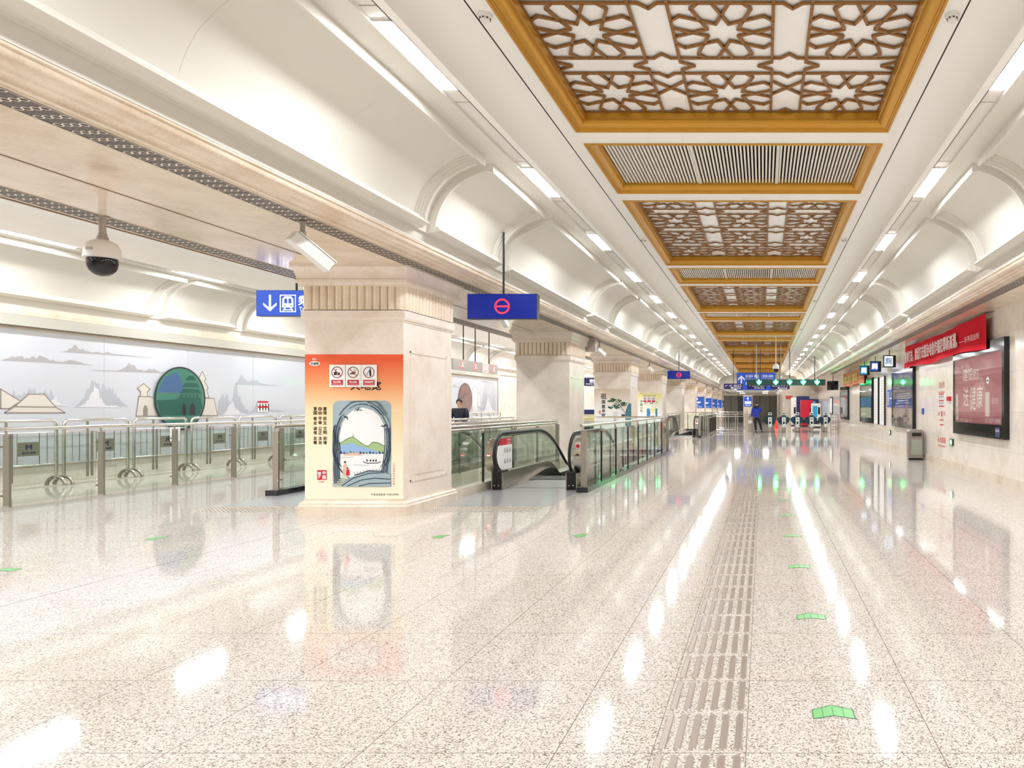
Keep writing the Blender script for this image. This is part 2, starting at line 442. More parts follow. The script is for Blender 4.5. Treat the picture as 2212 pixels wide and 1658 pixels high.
# ---------------------------------------------------------------- floor
def slab_with_holes(x0, x1, y0, y1, z, holes, mt):
    xs = sorted({x0, x1} | {h[0] for h in holes} | {h[1] for h in holes}); ys = sorted({y0, y1} | {h[2] for h in holes} | {h[3] for h in holes})
    mb = MB()
    idx = {}
    for i, x in enumerate(xs):
        for j, y in enumerate(ys): idx[i, j] = len(mb.v); mb.v.append((x, y, z))
    for i in range(len(xs) - 1):
        for j in range(len(ys) - 1):
            cx, cyy = (xs[i] + xs[i+1]) / 2, (ys[j] + ys[j+1]) / 2
            if any(h[0] < cx < h[1] and h[2] < cyy < h[3] for h in holes): continue
            mb.face((idx[i, j], idx[i+1, j], idx[i+1, j+1], idx[i, j+1]), mt)
    return mb
struct(slab_with_holes(-13.3, 4.6, Y0 - 0.2, YE + 0.2, 0.0, HOLES, 'granite_floor').build('floor'))

# ---------------------------------------------------------------- ceiling of the near hall
opens = []
for k in range(-2, 8):
    opens.append(('star', 3.48 + S * k, 8.70 + S * k)); opens.append(('vent', 9.12 + S * k, 11.20 + S * k))
opens = [o for o in opens if o[1] > Y0 and o[2] < Y1]
UI = 1.874
mb = slab_with_holes(XC - 2.065, XC + 2.065, Y0, Y1, ZC, [(XC - UI, XC + UI, a, b) for _, a, b in opens], 'panel_white')
def cove(u0=2.10, z0=3.33, u1=2.41, z1=3.0, n=8):
    return [(u0 + (u1 - u0) * sin(pi/2*i/n), z1 + (z0 - z1) * cos(pi/2*i/n)) for i in range(n + 1)]
def half_profile(sgn, xc, off):
    pr = [(2.075, 3.33)] + cove() + [(2.41, 2.985), (2.43, 2.985), (2.43, 3.0), (2.506, 3.0)]
    a = [(xc + sgn * u, CH + z + off) for u, z in pr]
    tr = [(xc + sgn * u, CH + z + off) for u, z in [(2.506, 3.0), (2.506, 3.035), (2.686, 3.035), (2.686, 3.0)]]
    n = 18
    v = [(2.686, 3.0), (2.70, 3.008), (2.88, 3.01)] + [(2.88 + 0.87 * sin(pi/2*i/n), 2.14 + 0.87 * cos(pi/2*i/n)) for i in range(1, n + 1)] + [(3.79, 2.14), (3.79, 2.012)]
    v = [(xc + sgn * u, CH + z + off) for u, z in v]
    return a, tr, v
for sgn in (-1, 1):
    a, tr, v = half_profile(sgn, XC, 0.0)
    mb.extr(a, Y0, Y1, 'panel_white'); mb.extr(tr, Y0, Y1, 'trough_grey'); mb.extr(v, Y0, Y1, 'white_paint')
    mb.box(XC + sgn * 2.063, Y0, ZC - 0.001, XC + sgn * 2.077, Y1, ZC + 0.03, 'dark_gap')
ceiling = struct(mb.build('ceiling', smooth=30))

# mouldings round each vault bay: nested loops on the curved surface
def vault_frame(L):
    mb = MB(); R = 0.87; t0, t1 = radians(5), radians(89.3)
    side = [(0.0, -0.01), (0.0, 0.085), (0.030, 0.085), (0.034, 0.058), (0.064, 0.058), (0.068, 0.034), (0.104, 0.034), (0.108, 0.014), (0.134, 0.014), (0.138, -0.012)]
    bot = [(0.0, -0.01), (0.004, 0.050), (0.020, 0.075), (0.046, 0.150), (0.070, 0.150), (0.078, 0.105), (0.104, 0.098), (0.110, 0.060), (0.136, 0.052), (0.146, -0.012)]
    NA = 16; NY = 2; prev = None
    for (d, h), (db, hb) in zip(side, bot):
        ta, tb = t0 + d / R, t1 - db / R; ya, yb = d, L - d
        ring = [(ta + (tb - ta) * i / NA, ya) for i in range(NA)] + [(tb, ya + (yb - ya) * i / NY) for i in range(NY)] + \
               [(tb + (ta - tb) * i / NA, yb) for i in range(NA)] + [(ta, yb + (ya - yb) * i / NY) for i in range(NY)]
        b = len(mb.v)
        for t, y in ring:
            hh = hb if t > tb - 1e-4 else (h * 1.35 if t < ta + 1e-4 else h)
            r = R - hh
            mb.v.append((2.88 + r * sin(t), y, 2.14 + r * cos(t)))
        n = len(ring)
        if prev is not None:
            for i in range(n): j = (i + 1) % n; mb.face((prev + i, prev + j, b + j, b + i), 'white_paint')
        prev = b
    return mb
big = vault_frame(5.38).build('vault_frame', ceiling, smooth=14); small = vault_frame(2.2).build('vault_frame', ceiling, smooth=14)
bays = []
for k in range(-2, 8): bays += [(11.42 + S * (k - 1), 5.38, big), (17.04 + S * (k - 1), 2.2, small)]
used = set()
def put_frame(src, x, y, off, sgn, parent):
    o = src
    if src.name in used: o = src.copy(); COL.objects.link(o)
    used.add(src.name); o.parent = parent
    o.location = (x, y, CH + off); o.scale = (sgn, 1, 1)
    return o
for y, l, src in bays:
    if y < Y0 or y + l > Y1: continue
    for sgn in (-1, 1): put_frame(src, XC, y, 0.0, sgn, ceiling)

# joints of the vault panels and the lamp trough
mb = MB()
for sgn in (-1, 1):
    for j in range(-2, 42):
        y = 2.0 + 1.725 * j
        mb.box(XC + sgn * 2.51, y - 0.003, CH + 3.033, XC + sgn * 2.68, y + 0.003, CH + 3.04, 'groove_brown')
    mb.box(XC + sgn * 2.503, Y0, CH + 2.998, XC + sgn * 2.51, Y1, CH + 3.03, 'dark_gap')
struct(mb.build('trim_1'))
mb = MB()
for sgn in (-1, 1):
    for k in range(-1, 8):
        for yy in (11.42 + 1.8, 11.42 + 3.6):
            y = yy + S * (k - 1)
            n = 14; pts = []
            for i in range(n + 1):
                t = radians(16 + 60 * i / n); r = 0.868
                pts.append((XC + sgn * (2.88 + r * sin(t)), CH + 2.14 + r * cos(t)))
            b = len(mb.v)
            for x, z in pts: mb.v += [(x, y - 0.0022, z), (x, y + 0.0022, z)]
            for i in range(n): mb.face((b + 2*i, b + 2*i + 1, b + 2*i + 3, b + 2*i + 2), 'trough_grey')
struct(mb.build('trim_2'))

# ---------------------------------------------------------------- beams with crown mouldings
def crown(x_in, sgn, off=0.0):     # from the white fascia down to the soffit; sgn = direction away from the hall
    pr = [(0, 2.015), (0, 1.995), (0.012, 1.990), (0.018, 1.975)]
    pr += [(0.018 + 0.09 * (1 - cos(pi/2*i/6)), 1.975 - 0.055 * sin(pi/2*i/6)) for i in range(1, 7)]
    pr += [(0.118, 1.915), (0.130, 1.905)] + [(0.130 + 0.05 * sin(pi/2*i/5), 1.880 + 0.025 * cos(pi/2*i/5)) for i in range(1, 6)]
    pr += [(0.190, 1.880), (0.190, 1.868), (0.235, 1.866), (0.235, 1.860)]
    return [(x_in + sgn * a, CH + z + off) for a, z in pr]
ZS = CH + 1.86
cl = crown(XC - 3.79, -1)
mb = MB(); mb.extr(cl + [(-6.76, ZS), (-6.76, CH + 3.2)], Y0, YE, 'stone_beam')
mb.extr([(XC - 3.79, CH + 2.015), (XC - 3.79, CH + 3.3), (-6.76, CH + 3.3)], Y1, YE, 'stone_beam')
beam = struct(mb.build('ceiling', smooth=25))
cr = crown(XC + 3.79, 1)
mb = MB(); mb.extr(cr + [(4.6, ZS)], Y0, Y1 - 0.2, 'stone_beam'); struct(mb.build('ceiling', smooth=25))
mb = MB(); mb.box(-5.612, Y0, ZS - 0.003, -5.59, YE, ZS + 0.01, 'groove_brown')
mb.box(-6.75, Y0, ZS - 0.006, -6.72, YE, ZS + 0.004, 'groove_brown'); struct(mb.build('trim_3'))
# perforated ventilation strips, in lengths between the pillars
def vent_strip(x0, x1, ya, yb, mt, label):
    mb = MB(); mb.box(x0, ya, ZS - 0.004, x1, yb, ZS + 0.01, mt)
    mb.box(x0 - 0.006, ya, ZS - 0.007, x0, yb, ZS + 0.01, 'camera_grey'); mb.box(x1, ya, ZS - 0.007, x1 + 0.006, yb, ZS + 0.01, 'camera_grey')
    tag(mb.build('ventilation_grille'), label, 'air vent', 'perforated ventilation grilles in the beam soffits')
vent_strip(-4.655, -4.43, Y0 + 0.3, Y1, 'vent_a', 'dark perforated grille strip along the right edge of the stone beam over the pillars')
vent_strip(-6.65, -6.40, Y0 + 0.3, Y1, 'vent_b', 'dark perforated grille strip along the left edge of the stone beam over the pillars')
vent_strip(3.69, 3.915, Y0 + 0.3, 40.0, 'vent_c', 'dark perforated grille strip over the right wall above the red banner')

# ---------------------------------------------------------------- walls
XR = 4.43; XL = -13.18
mb = MB(); mb.box(XR, Y0, 0, XR + 0.2, 58.0, ZS + 0.1, 'stone_wall'); struct(mb.build('wall_right'))
mb = MB(); mb.box(XR - 0.022, Y0 + 0.01, 0.0, XR + 0.01, 57.9, 0.17, 'stone_plinth'); struct(mb.build('baseboard_right'))
mb = MB(); mb.box(XL - 0.2, Y0, 0, XL, YE, CH + 1.8, 'stone_wall'); struct(mb.build('wall_left'))
mb = MB(); mb.box(XL - 0.3, Y0 - 0.25, 0, XR + 0.3, Y0 - 0.02, CH + 3.6, 'white_paint'); struct(mb.build('wall_back'))
# right-hand stone block behind the gates
mb = MB(); mb.box(1.55, 58.0, 0, XR + 0.2, YE, ZS - 0.02, 'stone_far'); struct(mb.build('wall_front'))
# bulkhead over the far passage and the low ceiling beyond
mb = MB(); mb.box(XC - 3.79, Y1, ZS - 0.01, XR + 0.2, Y1 + 0.25, CH + 3.5, 'white_paint'); struct(mb.build('wall_front'))
mb = MB(); mb.box(XC - 3.79, Y1 + 0.25, ZS - 0.01, 1.55, YE, ZS + 0.05, 'panel_white'); struct(mb.build('ceiling'))
mb = MB(); mb.box(XL - 0.2, YE, 0, XR + 0.2, YE + 0.2, CH + 3.5, 'far_grey'); struct(mb.build('wall_front'))

# ---------------------------------------------------------------- ceiling of the second hall (beyond the pillars)
OFF = -0.22; XC2 = -9.40
a, tr, v = half_profile(-1, XC2, OFF)
mb = MB(); mb.extr([(-6.74, CH + 3.33 + OFF), (XC2 - 2.075, CH + 3.33 + OFF)], Y0, YE, 'panel_white')
mb.extr(a, Y0, YE, 'panel_white'); mb.extr(tr, Y0, YE, 'trough_grey'); mb.extr(v, Y0, YE, 'white_paint')
mb.extr([(XL + 0.0, CH + 2.015 + OFF), (XL + 0.0, CH + 1.62)], Y0, YE, 'stone_beam')
ceil2 = struct(mb.build('ceiling', smooth=30))
mb = MB(); pr = [(XL, 1.80), (XL + 0.02, 1.79), (XL + 0.03, 1.74), (XL + 0.05, 1.72), (XL + 0.05, 1.64), (XL + 0.02, 1.63), (XL, 1.63)]
mb.extr([(x, CH + z) for x, z in pr], Y0, YE, 'stone_beam'); struct(mb.build('trim_4', smooth=30))
for y, l, src in bays:
    y -= 1.3
    if y < Y0 or y + l > YE: continue
    put_frame(src, XC2, y, OFF, -1, ceil2)

# ---------------------------------------------------------------- ceiling lamps
def make_lamp(l=1.2, wd=0.176):
    t = thing('ceiling_lamp', '', 'ceiling lamp')
    mb = MB(); mb.poly([(-wd/2, 0, 0), (-wd/2, l, 0), (wd/2, l, 0), (wd/2, 0, 0)], 'lamp_glow'); mb.build('lamp_diffuser', t)
    mb = MB(); mb.box(-wd/2 - 0.004, -0.006, 0.004, wd/2 + 0.004, l + 0.006, 0.028, 'lamp_case'); mb.build('lamp_housing', t)
    return t
proto = make_lamp(); first = True
def place_lamp(x, y, z, label, group):
    global first
    if first: o = proto; first = False
    else: o = copy_tree(proto)
    o.location = (x, y, z); tag(o, label, None, group); return o
for sgn, side in ((-1, 'left'), (1, 'right')):
    ys = [5.65 + 3.475 * i for i in range(-4, 18)]
    vis = 0
    for y in ys:
        if y > Y1 - 1.5: continue
        if y + 1.2 > (4.6 if sgn < 0 else 4.5):
            lab = f'white strip lamp in the trough {side} of the gold coffers, {nth(vis)} in view'; vis += 1
        else: lab = f'white strip lamp in the {side} ceiling trough, overhead before the view begins'
        place_lamp(XC + sgn * 2.596, y, CH + 3.012, lab, f'strip lamps in the {side} ceiling trough')
vis = 0
for i in range(-4, 22):
    y = 11.40 + 3.475 * i
    if y < Y0 + 0.5: continue
    lab = 'white strip lamp over the far left hall, out of view behind the beam'
    if y > 9: lab = f'white strip lamp over the mural wall side, {nth(vis)} in view'; vis += 1
    place_lamp(XC2 - 2.596, y, CH + 3.012 + OFF, lab, 'strip lamps over the mural side hall')
# the second hall's own inner row of lamps, beyond the beam
for i in range(-4, 22):
    y = 11.40 + 3.475 * i
    if y < Y0 + 0.5: continue
    place_lamp(-7.8, y, CH + 3.30 + OFF, 'white strip lamp close behind the stone beam of the side hall', 'strip lamps behind the stone beam')
# low passage lamps
mb = MB(); mb.poly([(-0.3, -0.6, 0), (-0.3, 0.6, 0), (0.3, 0.6, 0), (0.3, -0.6, 0)], 'lamp_dim'); lp = mb.build('passage_lamp')
for i, (x, y) in enumerate([(-2.6, 74), (0.3, 74), (-2.6, 82), (0.3, 82), (-2.6, 92), (0.3, 92)]):
    o = lp if i == 0 else lp.copy()
    if i: COL.objects.link(o)
    o.location = (x, y, ZS - 0.025)
    tag(o, f'square lamp on the low passage ceiling beyond the gates, {"left" if x < 0 else "right"} row, {["near","middle","far"][i // 2]}', 'ceiling lamp', 'square lamps of the far passage')

# ---------------------------------------------------------------- gold coffers
def coffer_frame(L, wd=2 * UI):
    mb = MB(); x0, x1 = -wd / 2, wd / 2
    loops = [(-0.012, -0.001), (-0.012, -0.016), (0.012, -0.020), (0.018, -0.006), (0.030, -0.004), (0.036, 0.010), (0.048, 0.012)]
    loops += [(0.048 + 0.075 * sin(pi/2*i/6), 0.012 + 0.055 * (1 - cos(pi/2*i/6))) for i in range(1, 7)]
    loops += [(0.128, 0.075), (0.128, 0.085), (0.138, 0.088), (0.142, 0.17)]
    prev = None
    for d, h in loops:
        b = len(mb.v); mb.v += [(x0 + d, d, h), (x1 - d, d, h), (x1 - d, L - d, h), (x0 + d, L - d, h)]
        if prev is not None:
            for i in range(4): j = (i + 1) % 4; mb.face((prev + i, b + i, b + j, prev + j), 'gold')
        prev = b
    return mb
def seg_bar(mb, a, b, wd=0.029, z=0.162, th=0.018):
    ax, ay = a; bx, by = b; d = Vector((bx - ax, by - ay)); l = d.length
    if l < 1e-4: return
    n = Vector((-d.y, d.x)) / l * wd / 2; e = d / l * wd * 0.28
    p = [(ax - e.x + n.x, ay - e.y + n.y), (ax - e.x - n.x, ay - e.y - n.y), (bx + e.x - n.x, by + e.y - n.y), (bx + e.x + n.x, by + e.y + n.y)]
    i = len(mb.v); mb.v += [(x, y, z) for x, y in p] + [(x, y, z + th) for x, y in p]
    for q in ((0, 1, 2, 3), (0, 4, 5, 1), (1, 5, 6, 2), (2, 6, 7, 3), (3, 7, 4, 0)): mb.face([i + k for k in q], 'lattice_brown')
def rosette(s):
    r1, r2 = 0.62, 0.33; segs = []
    P = lambda r, a: (r * cos(radians(a)), r * sin(radians(a)))
    for q in range(4):
        R = lambda p: (p[0] * cos(q*HP) - p[1] * sin(q*HP), p[0] * sin(q*HP) + p[1] * cos(q*HP))
        A = P(r1, 90); Bp = P(r1, 45); N67 = P(r2, 67.5); N22 = P(r2, 22.5); NL = P(r2, 112.5)
        A1 = (0.165, 1.0); D = (0.575, 0.82); E = (0.42, 1.0); D2 = (0.82, 0.575)
        for u, v in ((NL, A1), (N67, (-0.165, 1.0)), (N22, D), (D, E), (N67, D2), (D2, (1.0, 0.42))): segs.append((R(u), R(v)))
    return [((a[0]*s[0], a[1]*s[1]), (b[0]*s[0], b[1]*s[1])) for a, b in segs]
def make_star(L):
    t = thing('ceiling_coffer', '', 'ceiling panel')
    coffer_frame(L).build('gold_frame', t, smooth=30)
    mb = MB(); mb.poly([(-UI, 0, 0.19), (-UI, L, 0.19), (UI, L, 0.19), (UI, 0, 0.19)], 'coffer_backing'); mb.build('backing', t)
    mb = MB()
    x0, x1, y0, y1 = -UI + 0.14, UI - 0.14, 0.14, L - 0.14
    gx = 0.34; cw = (x1 - x0 - 2 * gx) / 3; gy = 0.33; ch = (y1 - y0 - 3 * gy) / 4
    cols = [x0 + i * (cw + gx) for i in range(3)]; rows = [y0 + j * (ch + gy) for j in range(4)]
    for cx in cols:
        for ry in rows:
            for a, b in rosette((cw / 2, ch / 2)):
                seg_bar(mb, (cx + cw/2 + a[0], ry + ch/2 + a[1]), (cx + cw/2 + b[0], ry + ch/2 + b[1]))
    nt_ = 0.085
    for ry in rows:
        for yy, dr in ((ry, 1), (ry + ch, -1)):
            if yy < y0 + 0.01 or yy > y1 - 0.01: continue
            xa = x0
            for i in range(2):
                g0 = cols[i] + cw; g1 = g0 + gx; gm = (g0 + g1) / 2
                seg_bar(mb, (xa, yy), (gm - nt_, yy)); seg_bar(mb, (gm - nt_, yy), (gm, yy + dr * nt_)); seg_bar(mb, (gm, yy + dr * nt_), (gm + nt_, yy)); xa = gm + nt_
            seg_bar(mb, (xa, yy), (x1, yy))
    for cx in cols:
        for xx, dr in ((cx, 1), (cx + cw, -1)):
            if xx < x0 + 0.01 or xx > x1 - 0.01: continue
            ya = y0
            for j in range(3):
                g0 = rows[j] + ch; gm = g0 + gy / 2
                seg_bar(mb, (xx, ya), (xx, gm - nt_)); seg_bar(mb, (xx, gm - nt_), (xx + dr * nt_ * 1.6, gm)); seg_bar(mb, (xx + dr * nt_ * 1.6, gm), (xx, gm + nt_)); ya = gm + nt_
            seg_bar(mb, (xx, ya), (xx, y1))
    for i in range(2):          # small crosses in the end gaps and half arrows at the border
        g0 = cols[i] + cw; ry = rows[3]
        seg_bar(mb, (g0, ry + ch * 0.18), (g0 + gx, ry + ch * 0.52)); seg_bar(mb, (g0, ry + ch * 0.52), (g0 + gx, ry + ch * 0.18))
        for yb, d2 in ((y1, -1), (y0, 1)): seg_bar(mb, (g0 + gx/2 - nt_, yb), (g0 + gx/2, yb + d2 * nt_)); seg_bar(mb, (g0 + gx/2, yb + d2 * nt_), (g0 + gx/2 + nt_, yb))
    for j in range(3):
        gm = rows[j] + ch + gy / 2
        for xb, d2 in ((x0, 1), (x1, -1)): seg_bar(mb, (xb, gm - nt_), (xb + d2 * nt_ * 1.7, gm)); seg_bar(mb, (xb + d2 * nt_ * 1.7, gm), (xb, gm + nt_))
    for a, b in (((x0, y0), (x1, y0)), ((x1, y0), (x1, y1)), ((x1, y1), (x0, y1)), ((x0, y1), (x0, y0))): seg_bar(mb, a, b)
    mb.build('star_lattice', t)
    return t
def make_ventpanel(L):
    t = thing('coffer_vent', '', 'air vent')
    coffer_frame(L).build('gold_frame', t, smooth=30)
    mb = MB(); mb.poly([(-UI, 0, 0.19), (-UI, L, 0.19), (UI, L, 0.19), (UI, 0, 0.19)], 'dark_gap'); mb.build('backing', t)
    mb = MB(); x0, x1 = -UI + 0.14, UI - 0.14; n = 70; p = (x1 - x0) / n
    for i in range(n): mb.box(x0 + i * p + p*0.25, 0.145, 0.11, x0 + i * p + p*0.75, L - 0.145, 0.15, 'slat_white')
    mb.build('slats', t)
    for f in (1/3, 2/3):
        mb = MB(); x = x0 + (x1 - x0) * f; mb.box(x - 0.022, 0.14, 0.098, x + 0.022, L - 0.14, 0.15, 'white_paint'); mb.build('divider', t)
    return t
ps = make_star(5.22); pv = make_ventpanel(2.08); fs = fv = True; ns = nv = 0
for kind, a, b in opens:
    src = ps if kind == 'star' else pv
    if kind == 'star': o = ps if fs else copy_tree(ps); fs = False
    else: o = pv if fv else copy_tree(pv); fv = False
    o.location = (XC, a, ZC)
    if b < 4.4: lab = 'gold framed ceiling coffer overhead before the view begins' if kind == 'star' else 'gold framed ceiling grille overhead before the view begins'
    elif kind == 'star': lab = f'gold framed coffer with brown star lattice on white, {nth(ns)} in view'; ns += 1
    else: lab = f'gold framed ceiling grille of thin white slats, {nth(nv)} in view'; nv += 1
    tag(o, lab, None, 'star lattice coffers down the ceiling' if kind == 'star' else 'slatted grilles between the coffers')
mb = MB()
for kind, a, b in opens:
    if kind == 'star':
        for yy in (a - 0.21, b + 0.21):
            for fx in (-0.62, 0.62): mb.box(XC + fx - 0.002, yy - 0.2, ZC - 0.001, XC + fx + 0.002, yy + 0.2, ZC + 0.001, 'trough_grey')
struct(mb.build('trim_5'))

# smoke detectors
def make_detector():
    t = thing('smoke_detector', '', 'smoke detector')
    MB().lathe([(0.062, 0), (0.062, -0.022), (0.056, -0.030), (0.044, -0.032), (0.040, -0.052), (0.030, -0.060), (0.001, -0.061)], (0, 0, 0), 'camera_white', 24).build('detector_body', t, smooth=40)
    mb = MB()
    for k in range(8): 
        a = 2*pi*k/8; mb.box(0.0405*cos(a)-0.007, 0.0405*sin(a)-0.007, -0.046, 0.0405*cos(a)+0.007, 0.0405*sin(a)+0.007, -0.036, 'black_frame')
    mb.build('sensor_slots', t)
    return t
pd = make_detector(); fd = True
for side, x in (('left', -2.355), ('right', 1.605)):
    for k in range(7):
        o = pd if fd else copy_tree(pd); fd = False
        o.location = (x, 6.12 + S * k, ZC)
        tag(o, f'small white smoke detector on the strip {side} of the coffers, {nth(k)}', None, f'smoke detectors {side} of the coffers')

# ---------------------------------------------------------------- pillars
def make_pillar():
    t = thing('stone_pillar', '', 'pillar')
    X0, X1, D0, D1 = -0.6465, 0.6465, 0.0, 1.47
    def lay(mb, rings, mt):      # stacked rectangles: (outset, z)
        prev = None
        for e, z in rings:
            b = len(mb.v); mb.v += [(X0 - e, D0 - e, z), (X1 + e, D0 - e, z), (X1 + e, D1 + e, z), (X0 - e, D1 + e, z)]
            if prev is not None:
                for i in range(4): j = (i + 1) % 4; mb.face((prev + i, prev + j, b + j, b + i), mt)
            prev = b
        return mb
    mb = MB(); lay(mb, [(0, 0.19), (0, 2.56)], 'stone_pillar')
    for x, sg in ((X1, 1), (X0, -1)):     # raised frame on the side faces
        for e, h, q in ((0.0, 0.012, 0), ):
            ya, yb, za, zb, wdt = 0.18, D1 - 0.18, 0.42, 2.18, 0.03
            for (a0, b0, a1, b1) in ((ya, za, yb, za + wdt), (ya, zb - wdt, yb, zb), (ya, za, ya + wdt, zb), (yb - wdt, za, yb, zb)):
                mb.box(x, a0, b0, x + sg * 0.009, a1, b1, 'stone_pillar')
            mb.box(x, ya + 0.09, za + 0.09, x + sg * 0.006, yb - 0.09, zb - 0.09, 'stone_pillar')
    mb.build('shaft', t)
    mb = MB(); lay(mb, [(0.068, 0.0), (0.068, 0.125), (0.060, 0.135), (0.055, 0.145), (0.052, 0.165), (0.036, 0.185), (0.012, 0.195), (0.010, 0.21), (0.0, 0.212)], 'stone_plinth'); mb.build('base', t)
    mb = MB(); lay(mb, [(0.0, 2.545), (0.014, 2.553), (0.014, 2.565), (0.028, 2.575), (0.036, 2.60), (0.036, 2.695), (0.0, 2.70), (0, 3.02)], 'stone_pillar'); mb.build('necking', t)
    mb = MB()          # fluting: half-round ribs round all four sides
    def ribs(n, a, b, fixed, axis, sg):
        w_ = (b - a) / n
        for i in range(n):
            c = a + w_ * (i + 0.5); r = w_ * 0.498; pts = [(c + r * cos(pi*k/6), 0.042 * sin(pi*k/6)) for k in range(7)]
            bi = len(mb.v)
            for z in (2.705, 3.018):
                for p, q in pts: mb.v.append((p, fixed + sg * q, z) if axis == 'x' else (fixed + sg * q, p, z))
            for k in range(6): mb.face((bi + k, bi + k + 1, bi + 7 + k + 1, bi + 7 + k), 'stone_beam')
    ribs(13, X0, X1, D0, 'x', -1); ribs(13, X0, X1, D1, 'x', 1); ribs(15, D0, D1, X1, 'y', 1); ribs(15, D0, D1, X0, 'y', -1)
    mb.build('fluting', t, smooth=60)
    mb = MB(); lay(mb, [(0.0, 3.01), (0.052, 3.015), (0.052, 3.04), (0.085, 3.055), (0.085, 3.095), (0.070, 3.10), (0.078, 3.14), (0.09, 3.19), (0.115, 3.235), (0.13, 3.25), (0.13, ZS + 0.002)], 'stone_pillar'); mb.build('cornice', t, smooth=20)
    return t
PX = -5.3815; PY = [9.51 + S * k for k in range(12)]
pp = make_pillar(); pl_lab = ['wide stone pillar nearest the camera, with the orange poster', 'plain stone pillar behind the escalator, second nearest', 'stone pillar with the pine tree poster, third nearest', 'stone pillar with the pale yellow poster, fourth nearest']
for k, y in enumerate(PY):
    o = pp if k == 0 else copy_tree(pp); o.location = (PX, y, 0)
    lab = pl_lab[k] if k < 4 else (f'plain stone pillar in the row, {nth(k)}' if k < 6 else f'stone pillar with a blue notice on its front, {nth(k)}')
    tag(o, lab, None, 'stone pillars with fluted capitals')
# ---------------------------------------------------------------- pillar posters (drawn flat on the pillar fronts)
def front_conv(px0, py0, k, Yf):
    return lambda cx, cz: ((px0 + cx / k - VX) / FPX * Yf - PX, CH - (py0 + cz / k - VY) / FPX * Yf)
HWP = 0.6465
t = thing('pillar_poster', 'orange and cream poster with an ink landscape on the nearest pillar', 'poster', (PX, PY[0] - 0.001, 0))
MB().box(-HWP, -0.004, 0.215, HWP, 0, 2.12, 'poster_orange').build('poster_sheet', t)
P = front_conv(650, 760, 4.739, 9.505)
def pts(f, l): return [f(a, b) for a, b in l]
def ell(cx, cz, rx, rz, a0, a1, n=14): return [(cx + rx * cos(radians(a0 + (a1 - a0) * i / n)), cz - rz * sin(radians(a0 + (a1 - a0) * i / n))) for i in range(n + 1)]
mb = MB()
L_ = [(327, 1378), (327, 560)] + ell(392, 562, 65, 65, 180, 90, 5) + ell(860, 562, 65, 65, 90, 0, 5) + [(925, 1378)]
mb.shape(pts(P, L_), 'ink_light', -0.006)
opening = [(400, 1290), (392, 1130), (388, 980), (398, 850), (425, 730), (470, 650), (540, 592), (640, 568), (740, 600), (805, 655), (850, 740), (878, 850), (876, 950), (862, 1080), (836, 1180), (800, 1240), (560, 1262), (470, 1300)]
mb.shape(pts(P, opening), 'art_white', -0.0075)
mb.shape(pts(P, [(396, 940), (440, 915), (480, 885), (530, 868), (575, 900), (630, 940), (690, 965), (740, 920), (790, 925), (860, 965), (860, 1035), (400, 1035)]), 'ink_green', -0.009)
mb.shape(pts(P, [(396, 960), (450, 940), (520, 930), (600, 960), (690, 985), (780, 1010), (840, 1035), (400, 1037)]), 'ink_blue', -0.010)
for k in range(14): mb.shape(pts(P, [(402 + k * 33, 1040), (410 + k * 33, 1008 + 8 * (k % 3)), (430 + k * 33, 1040)]), 'ink_dark', -0.011)
mb.shape(pts(P, [(420, 1055), (500, 1030), (590, 1030), (640, 1056)]), 'art_pink', -0.012)
mb.stroke(pts(P, [(396, 940), (480, 885), (530, 868), (580, 900), (640, 945), (690, 965), (740, 920), (800, 930), (860, 962)]), 0.006, 'ink_darkgreen', -0.012)
mb.stroke(pts(P, [(538, 870), (538, 840)]), 0.005, 'ink_dark', -0.012)
mb.stroke(pts(P, [(640, 1122), (680, 1138), (790, 1134), (818, 1120)]), 0.009, 'ink_dark', -0.012)
for x in (680, 715, 745, 772): mb.disc(*P(x, 1110), 0.011, 0.016, 'ink_dark', -0.0121, 8)
mb.stroke(pts(P, [(420, 1080), (540, 1076)]), 0.003, 'ink_mid', -0.012); mb.stroke(pts(P, [(540, 1150), (700, 1162)]), 0.003, 'ink_mid', -0.012)
# twisted rock arch: strokes that follow the opening
rr = random.Random(3)
for k in range(26):
    f = 1.03 + 0.30 * rr.random(); a0 = rr.uniform(-55, 190); ln = rr.uniform(25, 70)
    arc = [(634 + 245 * f * cos(radians(a)), 900 - 335 * f * sin(radians(a)) * (1 if a < 200 and a > -20 else 1)) for a in [a0 + ln * i / 8 for i in range(9)]]
    arc = [(min(918, max(334, x)), min(1370, max(505, z))) for x, z in arc]
    mb.stroke(pts(P, arc), rr.uniform(0.004, 0.014), 'ink_dark' if k % 3 else 'ink_mid', -0.0125 - 0.0001 * k)
for x in (345, 362, 380, 398): mb.stroke(pts(P, [(x, 760 + 3 * (x - 345)), (x + 6, 1000), (x - 4, 1190), (x + 8, 1340)]), 0.012, 'ink_dark', -0.0156)
for x in (862, 880, 900, 914): mb.stroke(pts(P, [(x, 780), (x + 4, 960), (x - 16, 1130), (x - 34, 1250)]), 0.010, 'ink_dark', -0.0157)
mb.shape(pts(P, [(400, 1376), (470, 1320), (560, 1258), (700, 1214), (850, 1222), (923, 1262), (923, 1376)]), 'ink_light', -0.0160)
for c in ([(420, 1370), (540, 1290), (700, 1240), (860, 1232)], [(480, 1372), (620, 1310), (760, 1290), (920, 1300)], [(600, 1372), (700, 1345), (920, 1338)], [(560, 1258), (700, 1214), (850, 1222)]):
    mb.stroke(pts(P, c), 0.012, 'ink_dark', -0.0165)
for k in range(9): mb.stroke(pts(P, [(560 + 32 * k, 1262 - 6 * k), (548 + 32 * k, 1225 - 5 * k)]), 0.004, 'ink_dark', -0.0166)
